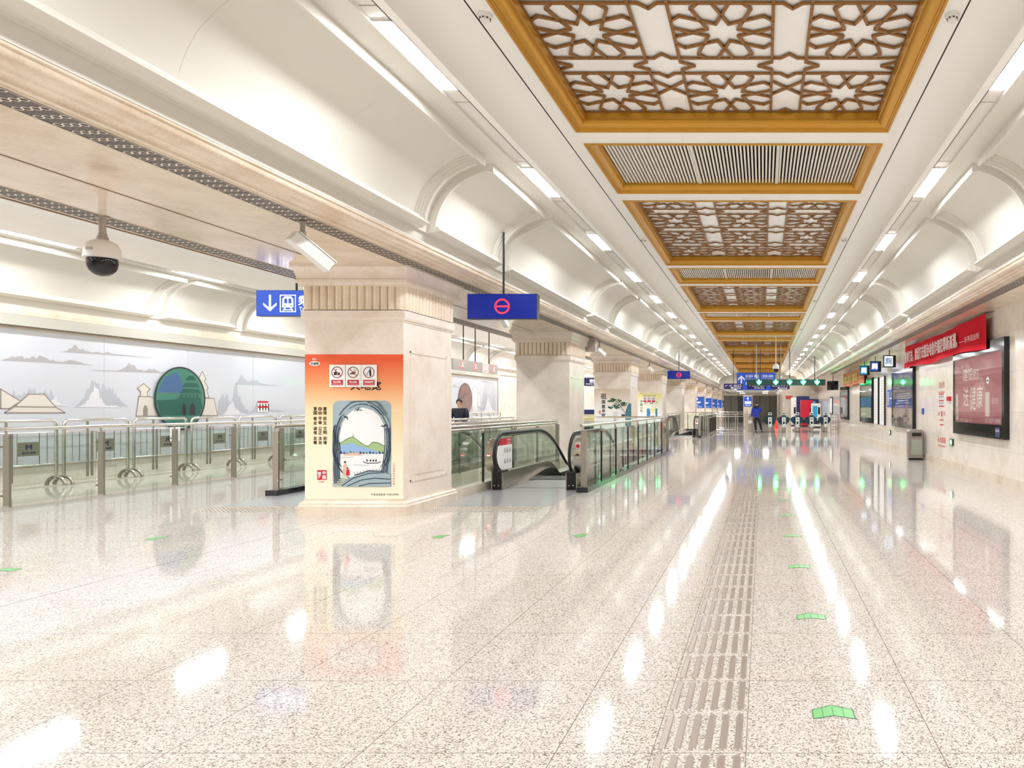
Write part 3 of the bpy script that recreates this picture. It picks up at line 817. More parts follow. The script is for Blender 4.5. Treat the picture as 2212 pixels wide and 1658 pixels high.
for k in range(6): mb.stroke(pts(P, [(340 + 18 * k, 1368 - 20 * k), (420 + 12 * k, 1368 - 20 * k)]), 0.012, 'art_pale', -0.0167)
mb.shape(pts(P, [(432, 1265), (440, 1165), (458, 1135), (472, 1165), (470, 1268)]), 'art_pink', -0.0170); mb.disc(*P(456, 1125), 0.014, 0.014, 'text_brown', -0.0171, 10)
mb.shape(pts(P, [(468, 1260), (472, 1205), (500, 1200), (504, 1260)]), 'red', -0.0170); mb.disc(*P(484, 1188), 0.010, 0.012, 'text_black', -0.0171, 10)
for cx, cz in ((590, 590), (470, 665), (850, 760)):
    for k in range(9): mb.stroke(pts(P, [(cx, cz), (cx + rr.uniform(-45, 45), cz + rr.uniform(-26, 34))]), 0.006, 'ink_dark', -0.0172)
mb.build('landscape_print', t)
mb = MB()
for x, s_ in ((247, '富强民主文明和谐'), (197, '自由平等公正法治'), (147, '爱国敬业诚信友善')):
    for i, ch in enumerate(s_):
        cz = 580 + (i // 2) * 101 + (i % 2) * 42
        xx, zz = P(x, cz); mb.text(ch, xx, zz, 0.046, 'text_brown', -0.0055, width=0.045, bold=0.0018)
x_, z_ = P(665, 345); mb.text('天地宽', x_, z_, 0.115, 'text_black', -0.0055, width=0.40, bold=0.003)
x_, z_ = P(792, 1458); mb.text('中宣部宣教局', x_, z_, 0.026, 'text_brown', -0.0055, width=0.19); x_, z_ = P(940, 1458); mb.text('中国文明网', x_, z_, 0.026, 'text_brown', -0.0055, width=0.15)
x_, z_ = P(952, 1128); mb.column_text('上海旧居陈列室供稿', x_, z_, 0.025, 'red_paint', -0.0055, gap=1.35)
mb.build('poster_lettering', t)
mb = MB(); x_, z_ = P(142, 118); mb.disc(x_, z_, 0.072, 0.031, 'art_white', -0.0055, 24); mb.text('价值观', x_, z_, 0.032, 'pine_green', -0.007, width=0.10, bold=0.001)
x_, z_ = P(140, 72); mb.text('核心', x_, z_, 0.028, 'art_white', -0.0055, bold=0.001); mb.build('emblem', t)
mb = MB(); x0, z0 = P(167, 1308); x1, z1 = P(265, 1208); mb.rect(x0, z0, x1, z1, 'red', -0.0055)
xm = (x0 + x1) / 2; zm = (z0 + z1) / 2
mb.text('中', xm + 0.03, zm + 0.028, 0.050, 'art_white', -0.007, bold=0.0015); mb.text('国', xm + 0.03, zm - 0.030, 0.046, 'art_white', -0.007, bold=0.0015); mb.text('梦', xm - 0.032, zm, 0.09, 'art_white', -0.007, width=0.045, bold=0.0015)
x_, z_ = P(213, 1328); mb.text('中国梦', x_, z_, 0.024, 'red', -0.0055); mb.build('seal_print', t)

def pictogram(mb, kind, x, z, r, y, ring='icon_maroon'):
    mb.ring(x, z, r, r, r * 0.13, ring, y, 32)
    if kind == 'food':
        mb.rect(x - r*0.55, z - r*0.5, x - r*0.02, z + r*0.08, 'text_black', y); mb.rect(x + r*0.08, z - r*0.5, x + r*0.5, z - r*0.05, 'text_black', y); mb.stroke([(x - r*0.3, z + r*0.1), (x - r*0.2, z + r*0.5), (x, z + r*0.55)], r*0.08, 'text_black', y)
    elif kind == 'smoke':
        mb.rect(x - r*0.6, z - r*0.35, x + r*0.35, z - r*0.15, 'text_black', y); mb.rect(x - r*0.3, z - r*0.1, x + r*0.5, z + r*0.05, 'text_black', y)
        mb.stroke([(x + r*0.1, z + r*0.15), (x + r*0.25, z + r*0.4), (x + r*0.1, z + r*0.6)], r*0.06, 'text_black', y); mb.stroke([(x + r*0.35, z + r*0.15), (x + r*0.5, z + r*0.4)], r*0.06, 'text_black', y)
    elif kind == 'litter':
        mb.disc(x + r*0.22, z + r*0.58, r*0.14, r*0.14, 'text_black', y, 12); mb.shape([(x + r*0.05, z + r*0.4), (x + r*0.42, z + r*0.4), (x + r*0.42, z - r*0.7), (x + r*0.1, z - r*0.7)], 'text_black', y)
        mb.stroke([(x + r*0.08, z + r*0.3), (x - r*0.25, z - r*0.1)], r*0.1, 'text_black', y); mb.stroke([(x - r*0.6, z - r*0.6), (x - r*0.15, z - r*0.15)], r*0.06, 'text_black', y); mb.stroke([(x - r*0.6, z - r*0.15), (x - r*0.15, z - r*0.6)], r*0.06, 'text_black', y)
    elif kind == 'person':
        mb.disc(x, z + r*0.45, r*0.16, r*0.16, 'text_black', y, 10); mb.shape([(x - r*0.2, z + r*0.25), (x + r*0.2, z + r*0.25), (x + r*0.1, z - r*0.65), (x - r*0.12, z - r*0.65)], 'text_black', y)
        mb.stroke([(x + r*0.15, z + r*0.1), (x + r*0.45, z - r*0.2)], r*0.1, 'text_black', y)
    if kind in ('food', 'smoke', 'person'): mb.stroke([(x - r*0.62, z + r*0.62), (x + r*0.62, z - r*0.62)], r*0.12, 'red', y - 0.0008)
for kind, cx0, cx1, cap, lab in (('food', 300, 462, '禁止饮食', 'white plate forbidding food and drink, left of three on the orange poster'), ('smoke', 467, 624, '禁止吸烟', 'white no smoking plate, middle of three on the orange poster'), ('litter', 627, 785, '请勿乱扔废弃物', 'white plate against littering, right of three on the orange poster')):
    x0, z0 = P(cx0, 358); x1, z1 = P(cx1, 131); xm = (x0 + x1) / 2; zm = (z0 + z1) / 2
    t = thing('notice_plate', lab, 'sign', (PX + xm, PY[0] - 0.021, zm), group='prohibition plates on the orange poster')
    MB().bevbox(x0 - xm, -0.006, z0 - zm, x1 - xm, 0.0, z1 - zm, 0.002, 'paper').build('plate', t)
    w2 = (x1 - x0) / 2; h2 = (z1 - z0) / 2
    mb = MB(); pictogram(mb, kind, 0, h2 * 0.32, w2 * 0.72, -0.008); mb.build('pictogram', t)
    mb = MB(); mb.rect(-w2 * 0.74, -h2 * 0.84, w2 * 0.74, -h2 * 0.36, 'red', -0.0075); mb.text(cap, 0, -h2 * 0.54, 0.026, 'paper', -0.009, width=w2 * (1.15 if len(cap) > 4 else 0.95), bold=0.0008); mb.text('NO ' + {'food': 'FOOD OR DRINKS', 'smoke': 'SMOKING', 'litter': 'LITTERING'}[kind], 0, -h2 * 0.74, 0.011, 'paper', -0.009, width=w2 * 1.2); mb.build('caption', t)

# pine tree poster on the third pillar
t = thing('pillar_poster', 'pale poster with calligraphy, pine tree and blue rock on the third pillar', 'poster', (PX, PY[2] - 0.001, 0))
P = front_conv(1270, 830, 12.289, PY[2] - 0.01)
MB().box(-HWP, -0.004, 0.215, HWP, 0, P(0, 115)[1], 'poster_pale').build('poster_sheet', t)
mb = MB()
for ch, cz, h in (('祖', 312, 150), ('国', 465, 90), ('是', 590, 95), ('我', 700, 85), ('家', 825, 120)):
    x_, z_ = P(412, cz); mb.text(ch, x_, z_, h * 0.00134, 'text_black', -0.006, bold=0.004)
for j, s_ in enumerate(('富强民主文明和谐', '自由平等公正法治', '爱国敬业诚信友善')):
    for i, ch in enumerate(s_): x_, z_ = P(782 - 44 * j, 740 + 42 * i); mb.text(ch, x_, z_, 0.034, 'text_navy', -0.006)
mb.build('poster_lettering', t)
mb = MB(); x_, z_ = P(315, 735); mb.disc(x_, z_, 0.035, 0.062, 'red', -0.006, 16); mb.disc(x_, z_, 0.012, 0.03, 'art_white', -0.0075, 12); x_, z_ = P(300, 195); mb.ring(x_, z_, 0.07, 0.035, 0.01, 'art_white', -0.006, 20); mb.build('seal_print', t)
mb = MB(); rr = random.Random(5)
mb.shape(pts(P, [(1150, 500), (1110, 510), (1060, 570), (1020, 680), (995, 800), (985, 1100), (1150, 1100)]), 'rock_blue', -0.006)
for k in range(7): mb.stroke(pts(P, [(1120 - 14 * k, 560 + 40 * k), (1090 - 10 * k, 760 + 40 * k), (1080 - 8 * k, 1000)]), 0.012, 'ink_light' if k % 2 else 'pine_green', -0.0075)
mb.stroke(pts(P, [(1110, 500), (1060, 565), (1020, 680), (995, 800)]), 0.016, 'text_black', -0.008)
mb.stroke(pts(P, [(985, 745), (930, 680), (880, 600), (830, 520), (770, 450)]), 0.022, 'ink_mid', -0.008); mb.stroke(pts(P, [(880, 600), (780, 590), (680, 610)]), 0.012, 'text_black', -0.008); mb.stroke(pts(P, [(850, 550), (920, 510), (980, 520)]), 0.012, 'text_black', -0.008)
for cx, cz, rx, rz in ((660, 410, 75, 45), (790, 430, 90, 35), (750, 545, 85, 40), (610, 610, 100, 35), (780, 620, 55, 35), (950, 500, 80, 35), (590, 440, 60, 20), (960, 545, 70, 20)):
    for k in range(16):
        a = rr.uniform(0, 2*pi); q = rr.random() ** 0.5; x_, z_ = P(cx + rx * q * cos(a), cz + rz * q * sin(a)); mb.disc(x_, z_, rr.uniform(0.02, 0.035), rr.uniform(0.012, 0.022), 'pine_green' if k % 3 else 'ink_darkgreen', -0.0085 - 0.00005 * k, 8)
for k in range(8): mb.stroke(pts(P, [(900 + 12 * k, 860), (890 + 13 * k, 780 + 12 * (k % 3))]), 0.014, 'text_navy', -0.009)
mb.build('pine_print', t)

# pale yellow poster on the fourth pillar
t = thing('pillar_poster', 'pale yellow and white poster with blue curtains on the fourth pillar', 'poster', (PX, PY[3] - 0.001, 0))
P = front_conv(1270, 830, 12.289, PY[3] - 0.01)
MB().box(-HWP, -0.004, 0.215, HWP, 0, P(0, 240)[1], 'poster_lemon').build('poster_sheet', t)
mb = MB()
for ch, cz in (('中', 450), ('国', 535), ('少', 625), ('年', 705)): x_, z_ = P(1420, cz); mb.text(ch, x_, z_, 0.12, 'ink_darkgreen', -0.006, bold=0.002)
x_, z_ = P(1830, 475); mb.text('大', x_, z_, 0.11, 'ink_darkgreen', -0.006); x_, z_ = P(1640, 298); mb.text('中华民族一家亲同心共筑中国梦', x_, z_, 0.04, 'text_brown', -0.006, width=0.62)
mb.build('poster_lettering', t)
mb = MB(); mb.shape(pts(P, [(1562, 640), (1640, 640), (1660, 760), (1640, 860), (1562, 860)]), 'curtain_blue', -0.006); mb.shape(pts(P, [(1795, 640), (1842, 640), (1842, 860), (1800, 860), (1785, 740)]), 'rock_blue', -0.006)
mb.shape(pts(P, [(1640, 640), (1795, 640), (1740, 760), (1700, 760)]), 'curtain_yellow', -0.0065); mb.disc(*P(1680, 860), 0.05, 0.045, 'text_black', -0.007, 12); mb.disc(*P(1735, 855), 0.05, 0.05, 'text_black', -0.007, 12)
mb.stroke(pts(P, [(1515, 520), (1530, 495), (1580, 485)]), 0.03, 'icon_maroon', -0.006); mb.stroke(pts(P, [(1650, 485), (1690, 500), (1745, 480)]), 0.03, 'icon_maroon', -0.006)
mb.build('curtain_print', t)
for kind, cx, lab in (('food', 1513, 'left'), ('smoke', 1625, 'middle'), ('litter', 1740, 'right')):
    x_, z_ = P(cx, 400); t = thing('notice_plate', f'small white prohibition plate on the pale yellow poster, {lab} of three', 'sign', (PX + x_, PY[3] - 0.010, z_), group='prohibition plates on the yellow poster')
    MB().box(-0.10, -0.005, -0.14, 0.10, 0, 0.14, 'paper').build('plate', t); mb = MB(); pictogram(mb, kind, 0, 0.05, 0.075, -0.007); mb.build('pictogram', t); mb = MB(); mb.rect(-0.08, -0.12, 0.08, -0.04, 'red', -0.0065); mb.build('caption', t)

# blue notices on the far pillars
def make_notice():
    t = thing('notice_board', '', 'sign')
    MB().box(-HWP, -0.02, 1.38, HWP, 0, 2.30, 'board_blue_far').build('board', t)
    mb = MB(); mb.text('安全乘梯', -0.2, 2.12, 0.15, 'sign_white', -0.022, bold=0.003); mb.text('出口', 0.2, 1.85, 0.14, 'sign_white', -0.022, bold=0.003)
    mb.text('请您先下后上', -0.15, 1.62, 0.10, 'sign_white', -0.022); mb.text('Mind the step', 0, 1.48, 0.07, 'sign_white', -0.022, width=0.9); mb.build('lettering', t)
    return t
pn = make_notice()
for i, k in enumerate(range(6, 12)):
    o = pn if i == 0 else copy_tree(pn); o.location = (PX, PY[k] - 0.002, 0)
    tag(o, f'bright blue notice on the {ORD[k]} pillar of the row, {ORD[i]} of the six', None, 'blue notices on the far pillars')

# ---------------------------------------------------------------- escalators
def arc(c, r, a0, a1, n=10): return [(c[0] + r[0] * cos(radians(a0 + (a1 - a0) * i / n)), c[1] + r[1] * sin(radians(a0 + (a1 - a0) * i / n))) for i in range(n + 1)]
SL = math.tan(radians(30))
def handrail_path(h=0.97):
    p = [(1.0, 0.20), (0.55, 0.21)] + arc((0.45, h - 0.37), (0.45, 0.37), 270, 90, 12) + [(1.2, h), (2.3, h)]
    p += [(2.6, h - 0.015), (2.9, h - 0.06), (3.2, h - 0.14), (3.5, h - 0.26), (3.8, h - 0.41)]
    y, z = p[-1]
    p += [(y + 1.5, z - 1.5 * SL), (y + 3.0, z - 3.0 * SL), (y + 4.5, z - 4.5 * SL)]
    return p
def make_balustrade(parent, x, inner, sticker=False, house_side=-1, light=None):
    # inner = +1 when the steps lie on the +x side
    sk = MB(); pr = [(0.62, 0.0), (0.36, 0.34), (2.2, 0.30), (2.6, 0.16), (7.6, 0.16 - 5.0 * SL), (7.6, -3.2), (2.0, -0.3), (2.0, 0.0)]
    pr = [(0.42, 0.0), (0.42, 0.30), (2.8, 0.30), (3.2, 0.24), (3.6, 0.08), (7.0, 0.08 - 3.4 * SL), (7.0, -0.6 - 3.4 * SL), (3.6, -0.6), (2.0, 0.0)]
    sk.extrx(pr, x - 0.055, x + 0.055, 'steel_brushed')
    b = sk.build('balustrade', parent)
    g = MB(); gp = [(0.44, 0.30)] + arc((0.45, 0.60), (0.37, 0.30), 268, 92, 12) + [(2.4, 0.91), (2.9, 0.86), (3.4, 0.71), (3.8, 0.50), (7.0, 0.50 - 3.2 * SL), (7.0, 0.08 - 3.4 * SL), (3.6, 0.08), (3.2, 0.24), (2.8, 0.30)]
    g.extrx(gp, x - 0.006, x + 0.006, 'glass'); g.build('glass_panel', b)
    MB().tube([(x, y, z) for y, z in handrail_path()], 0.04, 'black_rubber', seg=10, ell=(0.042, 0.024)).build('handrail', b, smooth=50)
    gd = handrail_path(0.94); MB().tube([(x, y + 0.03 * (i < 16), z + 0.0) for i, (y, z) in enumerate(gd)][2:], 0.02, 'steel_bright', seg=6, ell=(0.03, 0.014)).build('guide_rail', b, smooth=50)
    ib = MB(); ib.box(x - 0.075, 0.12, 0.0, x + 0.075, 0.44, 0.30, 'black_gloss'); ib.box(x - 0.078, 0.10, 0.30, x + 0.078, 0.46, 0.33, 'steel_dark')
    for dx in (-0.035, 0.035): ib.lathe([(0.011, 0), (0.011, -0.006), (0.001, -0.008)], (x + dx, 0.118, 0.08), 'steel_bright', 10, 'y')
    ib.box(x - 0.10, 0.14, 0.0, x - 0.078, 0.50, 0.29, 'steel_brushed'); ib.box(x + 0.078, 0.14, 0.0, x + 0.10, 0.50, 0.29, 'steel_brushed'); ib.build('inlet_box', b)
    # rounded steel housing beside the newel
    hx0 = x + house_side * 0.05; hx1 = x + house_side * 0.19
    hp = [(0.62, 0.30)] + arc((0.40, 0.58), (0.33, 0.30), 262, 98, 10) + [(0.62, 0.88)]
    hs = MB().extrx(hp, hx0, hx1, 'steel'); ho = hs.build('newel_housing', b, smooth=40)
    mb = MB(); hm = (hx0 + hx1) / 2
    mb.lathe([(0.032, 0), (0.032, -0.012), (0.001, -0.013)], (hm, 0.085, 0.60), 'led_red' if light == 'red' else ('led_green_core' if light == 'green' else 'steel_dark'), 16, 'y')
    if light == 'red': mb.box(hm - 0.022, 0.066, 0.592, hm + 0.022, 0.0725, 0.608, 'led_core')
    mb.build('direction_light', ho)
    if house_side > 0:
        mb = MB(); mb.box(hm - 0.04, 0.11, 0.66, hm + 0.04, 0.115, 0.80, 'paper'); mb.lathe([(0.034, 0), (0.034, -0.006), (0.001, -0.007)], (hm, 0.108, 0.76), 'red', 16, 'y'); mb.build('stop_button', ho)
    if sticker:
        xs = x + inner * 0.0085
        mb = MB(); top = arc((0.45, 0.60), (0.34, 0.28), 180, 92, 8)
        low = arc((0.45, 0.60), (0.34, 0.28), 268, 180, 8)
        red = [(y, z) for y, z in top if z > 0.76]; red = [(0.19, 0.76)] + red + [(0.86, 0.885), (0.86, 0.76)]
        wht = [(0.86, 0.76), (0.86, 0.33)] + [(y, z) for y, z in low] + [(y, z) for y, z in top if z <= 0.76] + [(0.19, 0.76)]
        mb.poly([(xs, y, z) for y, z in red], 'red'); mb.poly([(xs, y, z) for y, z in wht], 'paper')
        for i in range(3):
            for j in range(2):
                cyy, cz = 0.50 + 0.125 * i, 0.66 - 0.19 * j; m2 = MB(); pictogram(m2, ('person', 'food', 'smoke')[(i + j) % 3], 0, 0, 0.046, 0)
                bi = len(mb.v); mb.v += [(xs + inner * (0.001 - vy), cyy + vx * inner * inner, cz + vz) for vx, vy, vz in m2.v]
                for f, mi in zip(m2.f, m2.mi): mb.face([bi + q for q in f], m2.mats[mi])
        m2 = MB(); m2.text('安全乘梯', 0, 0, 0.045, 'paper', 0); m2.text('请扶好站稳', 0, -0.055, 0.035, 'paper', 0)
        bi = len(mb.v); mb.v += [(xs + inner * 0.0015, 0.70 + vx, 0.845 + vz) for vx, vy, vz in m2.v]
        for f, mi in zip(m2.f, m2.mi): mb.face([bi + q for q in f], m2.mats[mi])
        mb.build('safety_sticker', b)
    return b
def make_escalator(label, xc, yf, light, group):
    t = thing('escalator', label, 'escalator', (xc, yf, 0), group=group)
    make_balustrade(t, -0.64, 1, sticker=True, house_side=-1, light=light)
    make_balustrade(t, 0.64, -1, house_side=1)
    mb = MB(); mb.box(-0.52, 0.45, 0.002, 0.52, 1.92, 0.012, 'landing_plate'); mb.box(-0.52, 1.80, 0.012, 0.52, 1.93, 0.02, 'steel_dark')
    mb.build('landing_plate', t)
    for i in range(16):
        y = 1.93 + 0.40 * i; z = 0.004 - (0, 0, 0.06, 0.2)[min(i, 3)] - max(0, i - 3) * 0.40 * SL
        MB().box(-0.50, y, z - 0.24, 0.50, y + 0.398, z, 'step_ribbed').build('step', t)
    mb = MB()
    for sx in (-1, 1):
        pr = [(0.9, 0.0), (1.1, 0.03), (2.4, 0.17), (2.8, 0.18), (3.2, 0.12), (3.6, -0.04), (7.0, -3.4 * SL - 0.04), (7.0, -3.4 * SL - 0.4), (3.6, -0.4), (1.95, -0.05), (1.95, 0.0)]
        mb.extrx(pr, sx * 0.50, sx * 0.585, 'steel')
    mb.build('inner_skirt', t)
    mb = MB(); x0, x1, ya, yb = -0.51, 0.51, 1.9, 9.0
    for q in (((x0, ya, -0.01), (x0, yb, -0.01), (x0, yb, -4.5), (x0, ya, -4.5)), ((x1, ya, -0.01), (x1, ya, -4.5), (x1, yb, -4.5), (x1, yb, -0.01)), ((x0, yb, -0.01), (x1, yb, -0.01), (x1, yb, -4.5), (x0, yb, -4.5)), ((x0, ya, -0.01), (x0, ya, -4.5), (x1, ya, -4.5), (x1, ya, -0.01)), ((x0, ya, -4.5), (x0, yb, -4.5), (x1, yb, -4.5), (x1, ya, -4.5))): mb.poly(q, 'dark_pit')
    mb.build('pit_lining', t)
    return t
make_escalator('down escalator with a red no-entry light, right of the two nearest pillars', -3.94, ESC[0], 'red', 'escalators between the pillars')
make_escalator('escalator half hidden behind the nearest pillar, with a green light on its newel', -6.94, ESC[0], 'green', 'escalators between the pillars')
make_escalator('distant escalator right of the pillars, beyond the near glass barrier', -3.94, ESC[1], 'red', 'escalators between the pillars')
make_escalator('distant escalator on the mural side of the pillars', -6.94, ESC[1], 'green', 'escalators between the pillars')
# metal plates set in the floor before the escalators and the studded strips
for i, e in enumerate(ESC):
    for j, xc in enumerate((-3.94, -6.94)):
        o = MB().box(xc - 0.85, e - 1.9, 0.0005, xc + 0.85, e + 0.40, 0.004, 'landing_plate').build('floor_plate')
        tag(o, f'smooth grey floor plate before the {"near" if i == 0 else "far"} {"right" if j == 0 else "left"} escalator', 'floor plate', 'floor plates before the escalators')
        mb = MB(); nx, ny = 28, 9
        for a in range(nx):
            for b_ in range(ny):
                x = xc - 0.82 + 1.64 * (a + 0.5) / nx; y = e - 2.52 + 0.56 * (b_ + 0.5) / ny
                r = 0.016; bi = len(mb.v)
                mb.v += [(x + r*cos(k*pi/3), y + r*sin(k*pi/3), 0.001) for k in range(6)] + [(x + 0.6*r*cos(k*pi/3), y + 0.6*r*sin(k*pi/3), 0.007) for k in range(6)]
                for k in range(6): mb.face((bi + k, bi + (k+1) % 6, bi + 6 + (k+1) % 6, bi + 6 + k), 'tactile_steel')
                mb.face([bi + 6 + k for k in range(6)], 'tactile_steel')
        tag(mb.build('warning_studs'), f'rows of round steel studs in the floor before the {"near" if i == 0 else "far"} {"right" if j == 0 else "left"} escalator', 'tactile studs', 'stud strips before the escalators', kind='stuff')

# ---------------------------------------------------------------- glass barriers
def barrier(label, a, b, n, kerb=True, rails=(1.115,), post_h=1.03, group=None, facing=1, kerb_mat='kerb_black', kz=0.085, glass_top=1.0, plinth=None, thin=True, clamp=False, cat='glass barrier'):
    ax, ay = a; bx, by = b; L = sqrt((bx-ax)**2 + (by-ay)**2); ang = math.atan2(by-ay, bx-ax)
    t = thing('glass_barrier', label, cat, (ax, ay, 0), ang, group)      # local x runs along the barrier
    z0 = 0.0
    if plinth: MB().box(-0.0, -0.07, 0, L, 0.07, plinth, 'stone_plinth').build('stone_kerb', t); z0 = plinth
    elif kerb: MB().box(-0.12, -0.095, 0, L + 0.05, 0.095, kz, kerb_mat).build('kerb', t); z0 = kz
    step = L / n
    pm = MB()
    pm.box(-0.018, -0.045, z0, 0.018, 0.045, 1.03, 'steel_brushed'); pm.box(-0.022, -0.05, z0, 0.022, 0.05, z0 + 0.02, 'steel')
    for z in (z0 + 0.16, 0.86):
        pm.box(-0.05, -facing * 0.06 - 0.008, z - 0.012, 0.05, -facing * 0.06 + 0.008, z + 0.012, 'steel_bright')
        pm.tube([(0, 0, z), (0, -facing * 0.07, z)], 0.012, 'steel_bright', 8)
    pm.tube([(0, 0, 1.02), (0, -facing * 0.02, 1.09)], 0.014, 'steel_bright', 8)
    post = pm.build('post', t)
    if thin:
        pm = MB(); pm.box(-0.020, -0.014, z0, 0.020, 0.014, 1.0, 'steel_dark')
        for z in (z0 + 0.16, 0.86): pm.tube([(-0.03, -facing * 0.03, z), (0.03, -facing * 0.03, z)], 0.014, 'steel_bright', 8)
        pm.box(-0.03, -0.03, 0.985, 0.03, 0.03, 1.02, 'steel_brushed'); pm.tube([(0, 0, 1.02), (0, -facing * 0.02, 1.09)], 0.014, 'steel_bright', 8); mid = pm.build('post', t); mid.location = (step, 0, 0)
    for i in range(1, n + 1):
        if thin and i == 1: continue
        if thin and i < n: p = mid.copy(); COL.objects.link(p); p.parent = t; p.location = (step * i, 0, 0); continue
        p = post.copy(); COL.objects.link(p); p.parent = t; p.location = (step * i, 0, 0)
    g0 = MB().box(0.03, -facing * 0.06 - 0.005, z0 + 0.02, step - 0.03, -facing * 0.06 + 0.005, glass_top, 'glass').build('glass_pane', t)
    for i in range(1, n):
        p = g0.copy(); COL.objects.link(p); p.parent = t; p.location = (step * i, 0, 0)
    for z in rails: MB().tube([(-0.10, -facing * 0.02, z), (L + 0.10, -facing * 0.02, z)], 0.027, 'steel_bright', 12).build('handrail', t, smooth=50)
    return t
for i, e in enumerate(ESC):
    q = 'near' if i == 0 else 'far'
    ln = 10.65
    barrier(f'glass barrier with black kerb and steel rail along the right side of the {q} escalators', (-3.02, e - 0.12), (-3.02, e - 0.12 + ln), 8, facing=-1, group='barriers round the escalators')
    barrier(f'glass barrier with black kerb along the left side of the {q} escalators', (-7.92, e - 0.55), (-7.92, e - 0.12 + ln), 8, facing=1, group='barriers round the escalators')
    barrier(f'glass barrier across the far end of the {q} escalator opening', (-7.72, e + ln + 0.12), (-3.22, e + ln + 0.12), 3, facing=1, group='barriers round the escalators')
    k0 = 0 if i == 0 else 3
    ya, yb = PY[k0] + 1.54, PY[k0 + 1] - 0.08
    if i == 0:
        barrier('glass barrier on a low stone kerb from the nearest pillar to the second, escalator side', (-4.865, ya), (-4.865, yb - 0.5), 4, plinth=0.13, facing=-1, rails=(1.06, 1.115), group='barriers on stone kerbs between pillars')
        barrier('glass barrier on a low stone kerb between the two nearest pillars, mural side', (-5.97, ya), (-5.97, yb - 0.2), 4, plinth=0.13, facing=1, rails=(1.115,), group='barriers on stone kerbs between pillars')
    else:
        barrier('glass barrier on a low stone kerb behind the fourth pillar, escalator side', (-4.865, ya), (-4.865, yb), 4, plinth=0.13, facing=-1, group='barriers on stone kerbs between pillars')
barrier('long free-standing glass railing with steel posts in the left foreground of the mural hall', (-10.78, 8.83), (-10.78, 8.83 + 1.47 * 8), 8, thin=False, kerb=False, facing=-1, cat='glass railing')

# ---------------------------------------------------------------- crowd barriers by the mural
def make_crowd():
    t = thing('crowd_barrier', '', 'barrier')          # runs along local x, 1.33 long
    L = 1.32; r = 0.028; R = 0.09; H = 1.19
    top = [(0, 0, 0.13), (0, 0, H - R)] + [(R - R * cos(a), 0, H - R + R * sin(a)) for a in (0.4, 0.8, 1.2, 1.57)] + [(L - R + R * sin(a), 0, H - R + R * cos(a)) for a in (0, 0.4, 0.8, 1.2, 1.57)] + [(L, 0, 0.13)]
    MB().tube(top, r, 'steel_bright', 10).build('outer_frame', t, smooth=60)
    mb = MB()
    for z in (0.98, 0.42): mb.tube([(0, 0, z), (L, 0, z)], 0.013, 'steel_bright', 8)
    mb.build('cross_rails', t, smooth=60)
    mb = MB()
    for x in (0.16, 0.30, L - 0.30, L - 0.16): mb.tube([(x, 0, 0.42), (x, 0, 0.98)], 0.008, 'steel_bright', 6)
    mb.build('bars', t, smooth=60)
    mb = MB()
    for x in (0.46, 0.55): mb.tube([(x, 0, 0.13), (x, 0, 0.98 if x > 0.5 else 1.17)], 0.019, 'steel_brushed', 8)
    mb.build('middle_post', t, smooth=60)
    for x in (0, L):
        f = [(x, 0.17 * cos(a), 0.024 + 0.15 * sin(a)) for a in [pi * i / 8 for i in range(9)]]
        MB().tube(f, 0.03, 'steel_brushed', 8).build('foot', t, smooth=60)
    pl = MB().box(0.64, -0.010, 0.58, 1.02, 0.010, 0.82, 'steel_brushed')
    for x in (0.64, 1.02): pl.tube([(x, 0, 0.42), (x, 0, 0.98)], 0.008, 'steel_bright', 6)
    p = pl.build('name_plate', t)
    mb = MB(); mb.text('M', 0.83, 0.735, 0.085, 'text_navy', -0.012, width=0.10, bold=0.006); mb.text('武汉地铁', 0.83, 0.635, 0.04, 'text_navy', -0.012, width=0.24, bold=0.001); mb.build('lettering', p)
    return t
pc = make_crowd()
for i in range(17):
    o = pc if i == 0 else copy_tree(pc)
    o.location = (-12.72, 10.21 + 1.465 * i, 0); o.rotation_euler.z = HP
    tag(o, f'steel crowd barrier with metro name plate by the mural wall, {nth(i)}', None, 'crowd barriers along the mural wall')
o = MB().box(0, -0.01, 0, 0.26, 0.0, 0.30, 'paper').build('paper_notice', None, (-12.69, 15.45, 0.70), rotz=HP)
tag(o, 'white paper notice hung on a crowd barrier below the green disc', 'notice')

# ---------------------------------------------------------------- glass mural on the left wall
YM = 20.0
t = thing('wall_mural', 'long pale glass mural of hills, gate towers and clouds on the left wall', 'mural', (XL, YM, 0), HP)
PLW = 13.13
def PL(px, py): Y = PLW * FPX / (VX - px); return (Y - YM, CH + (VY - py) * Y / FPX)
x = -14.0; i = 0
while x < 15.6:
    x2 = min(x + 2.1, 15.75); MB().box(x + 0.003, -0.045, 0.37, x2 - 0.003, 0.0, 2.80, 'mural_panel').build('glass_panel', t); x = x2; i += 1
MB().box(-16.0, -0.03, 0.37, 15.8, 0.0, 2.81, 'mural_grey').build('backing', t)
MB().box(15.75, -0.06, 0.30, 15.80, 0.0, 2.82, 'steel_brushed').build('end_trim', t)
mb = MB(); mb.box(-29, -0.16, 2.86, 15.9, 0.0, 2.93, 'pelmet_grey'); mb.box(-29, -0.10, 2.93, 15.9, 0.0, 3.05, 'pelmet_grey'); mb.box(-29, -0.05, 2.80, 15.9, 0.0, 2.86, 'steel_brushed'); mb.build('pelmet', t)
rr = random.Random(11)
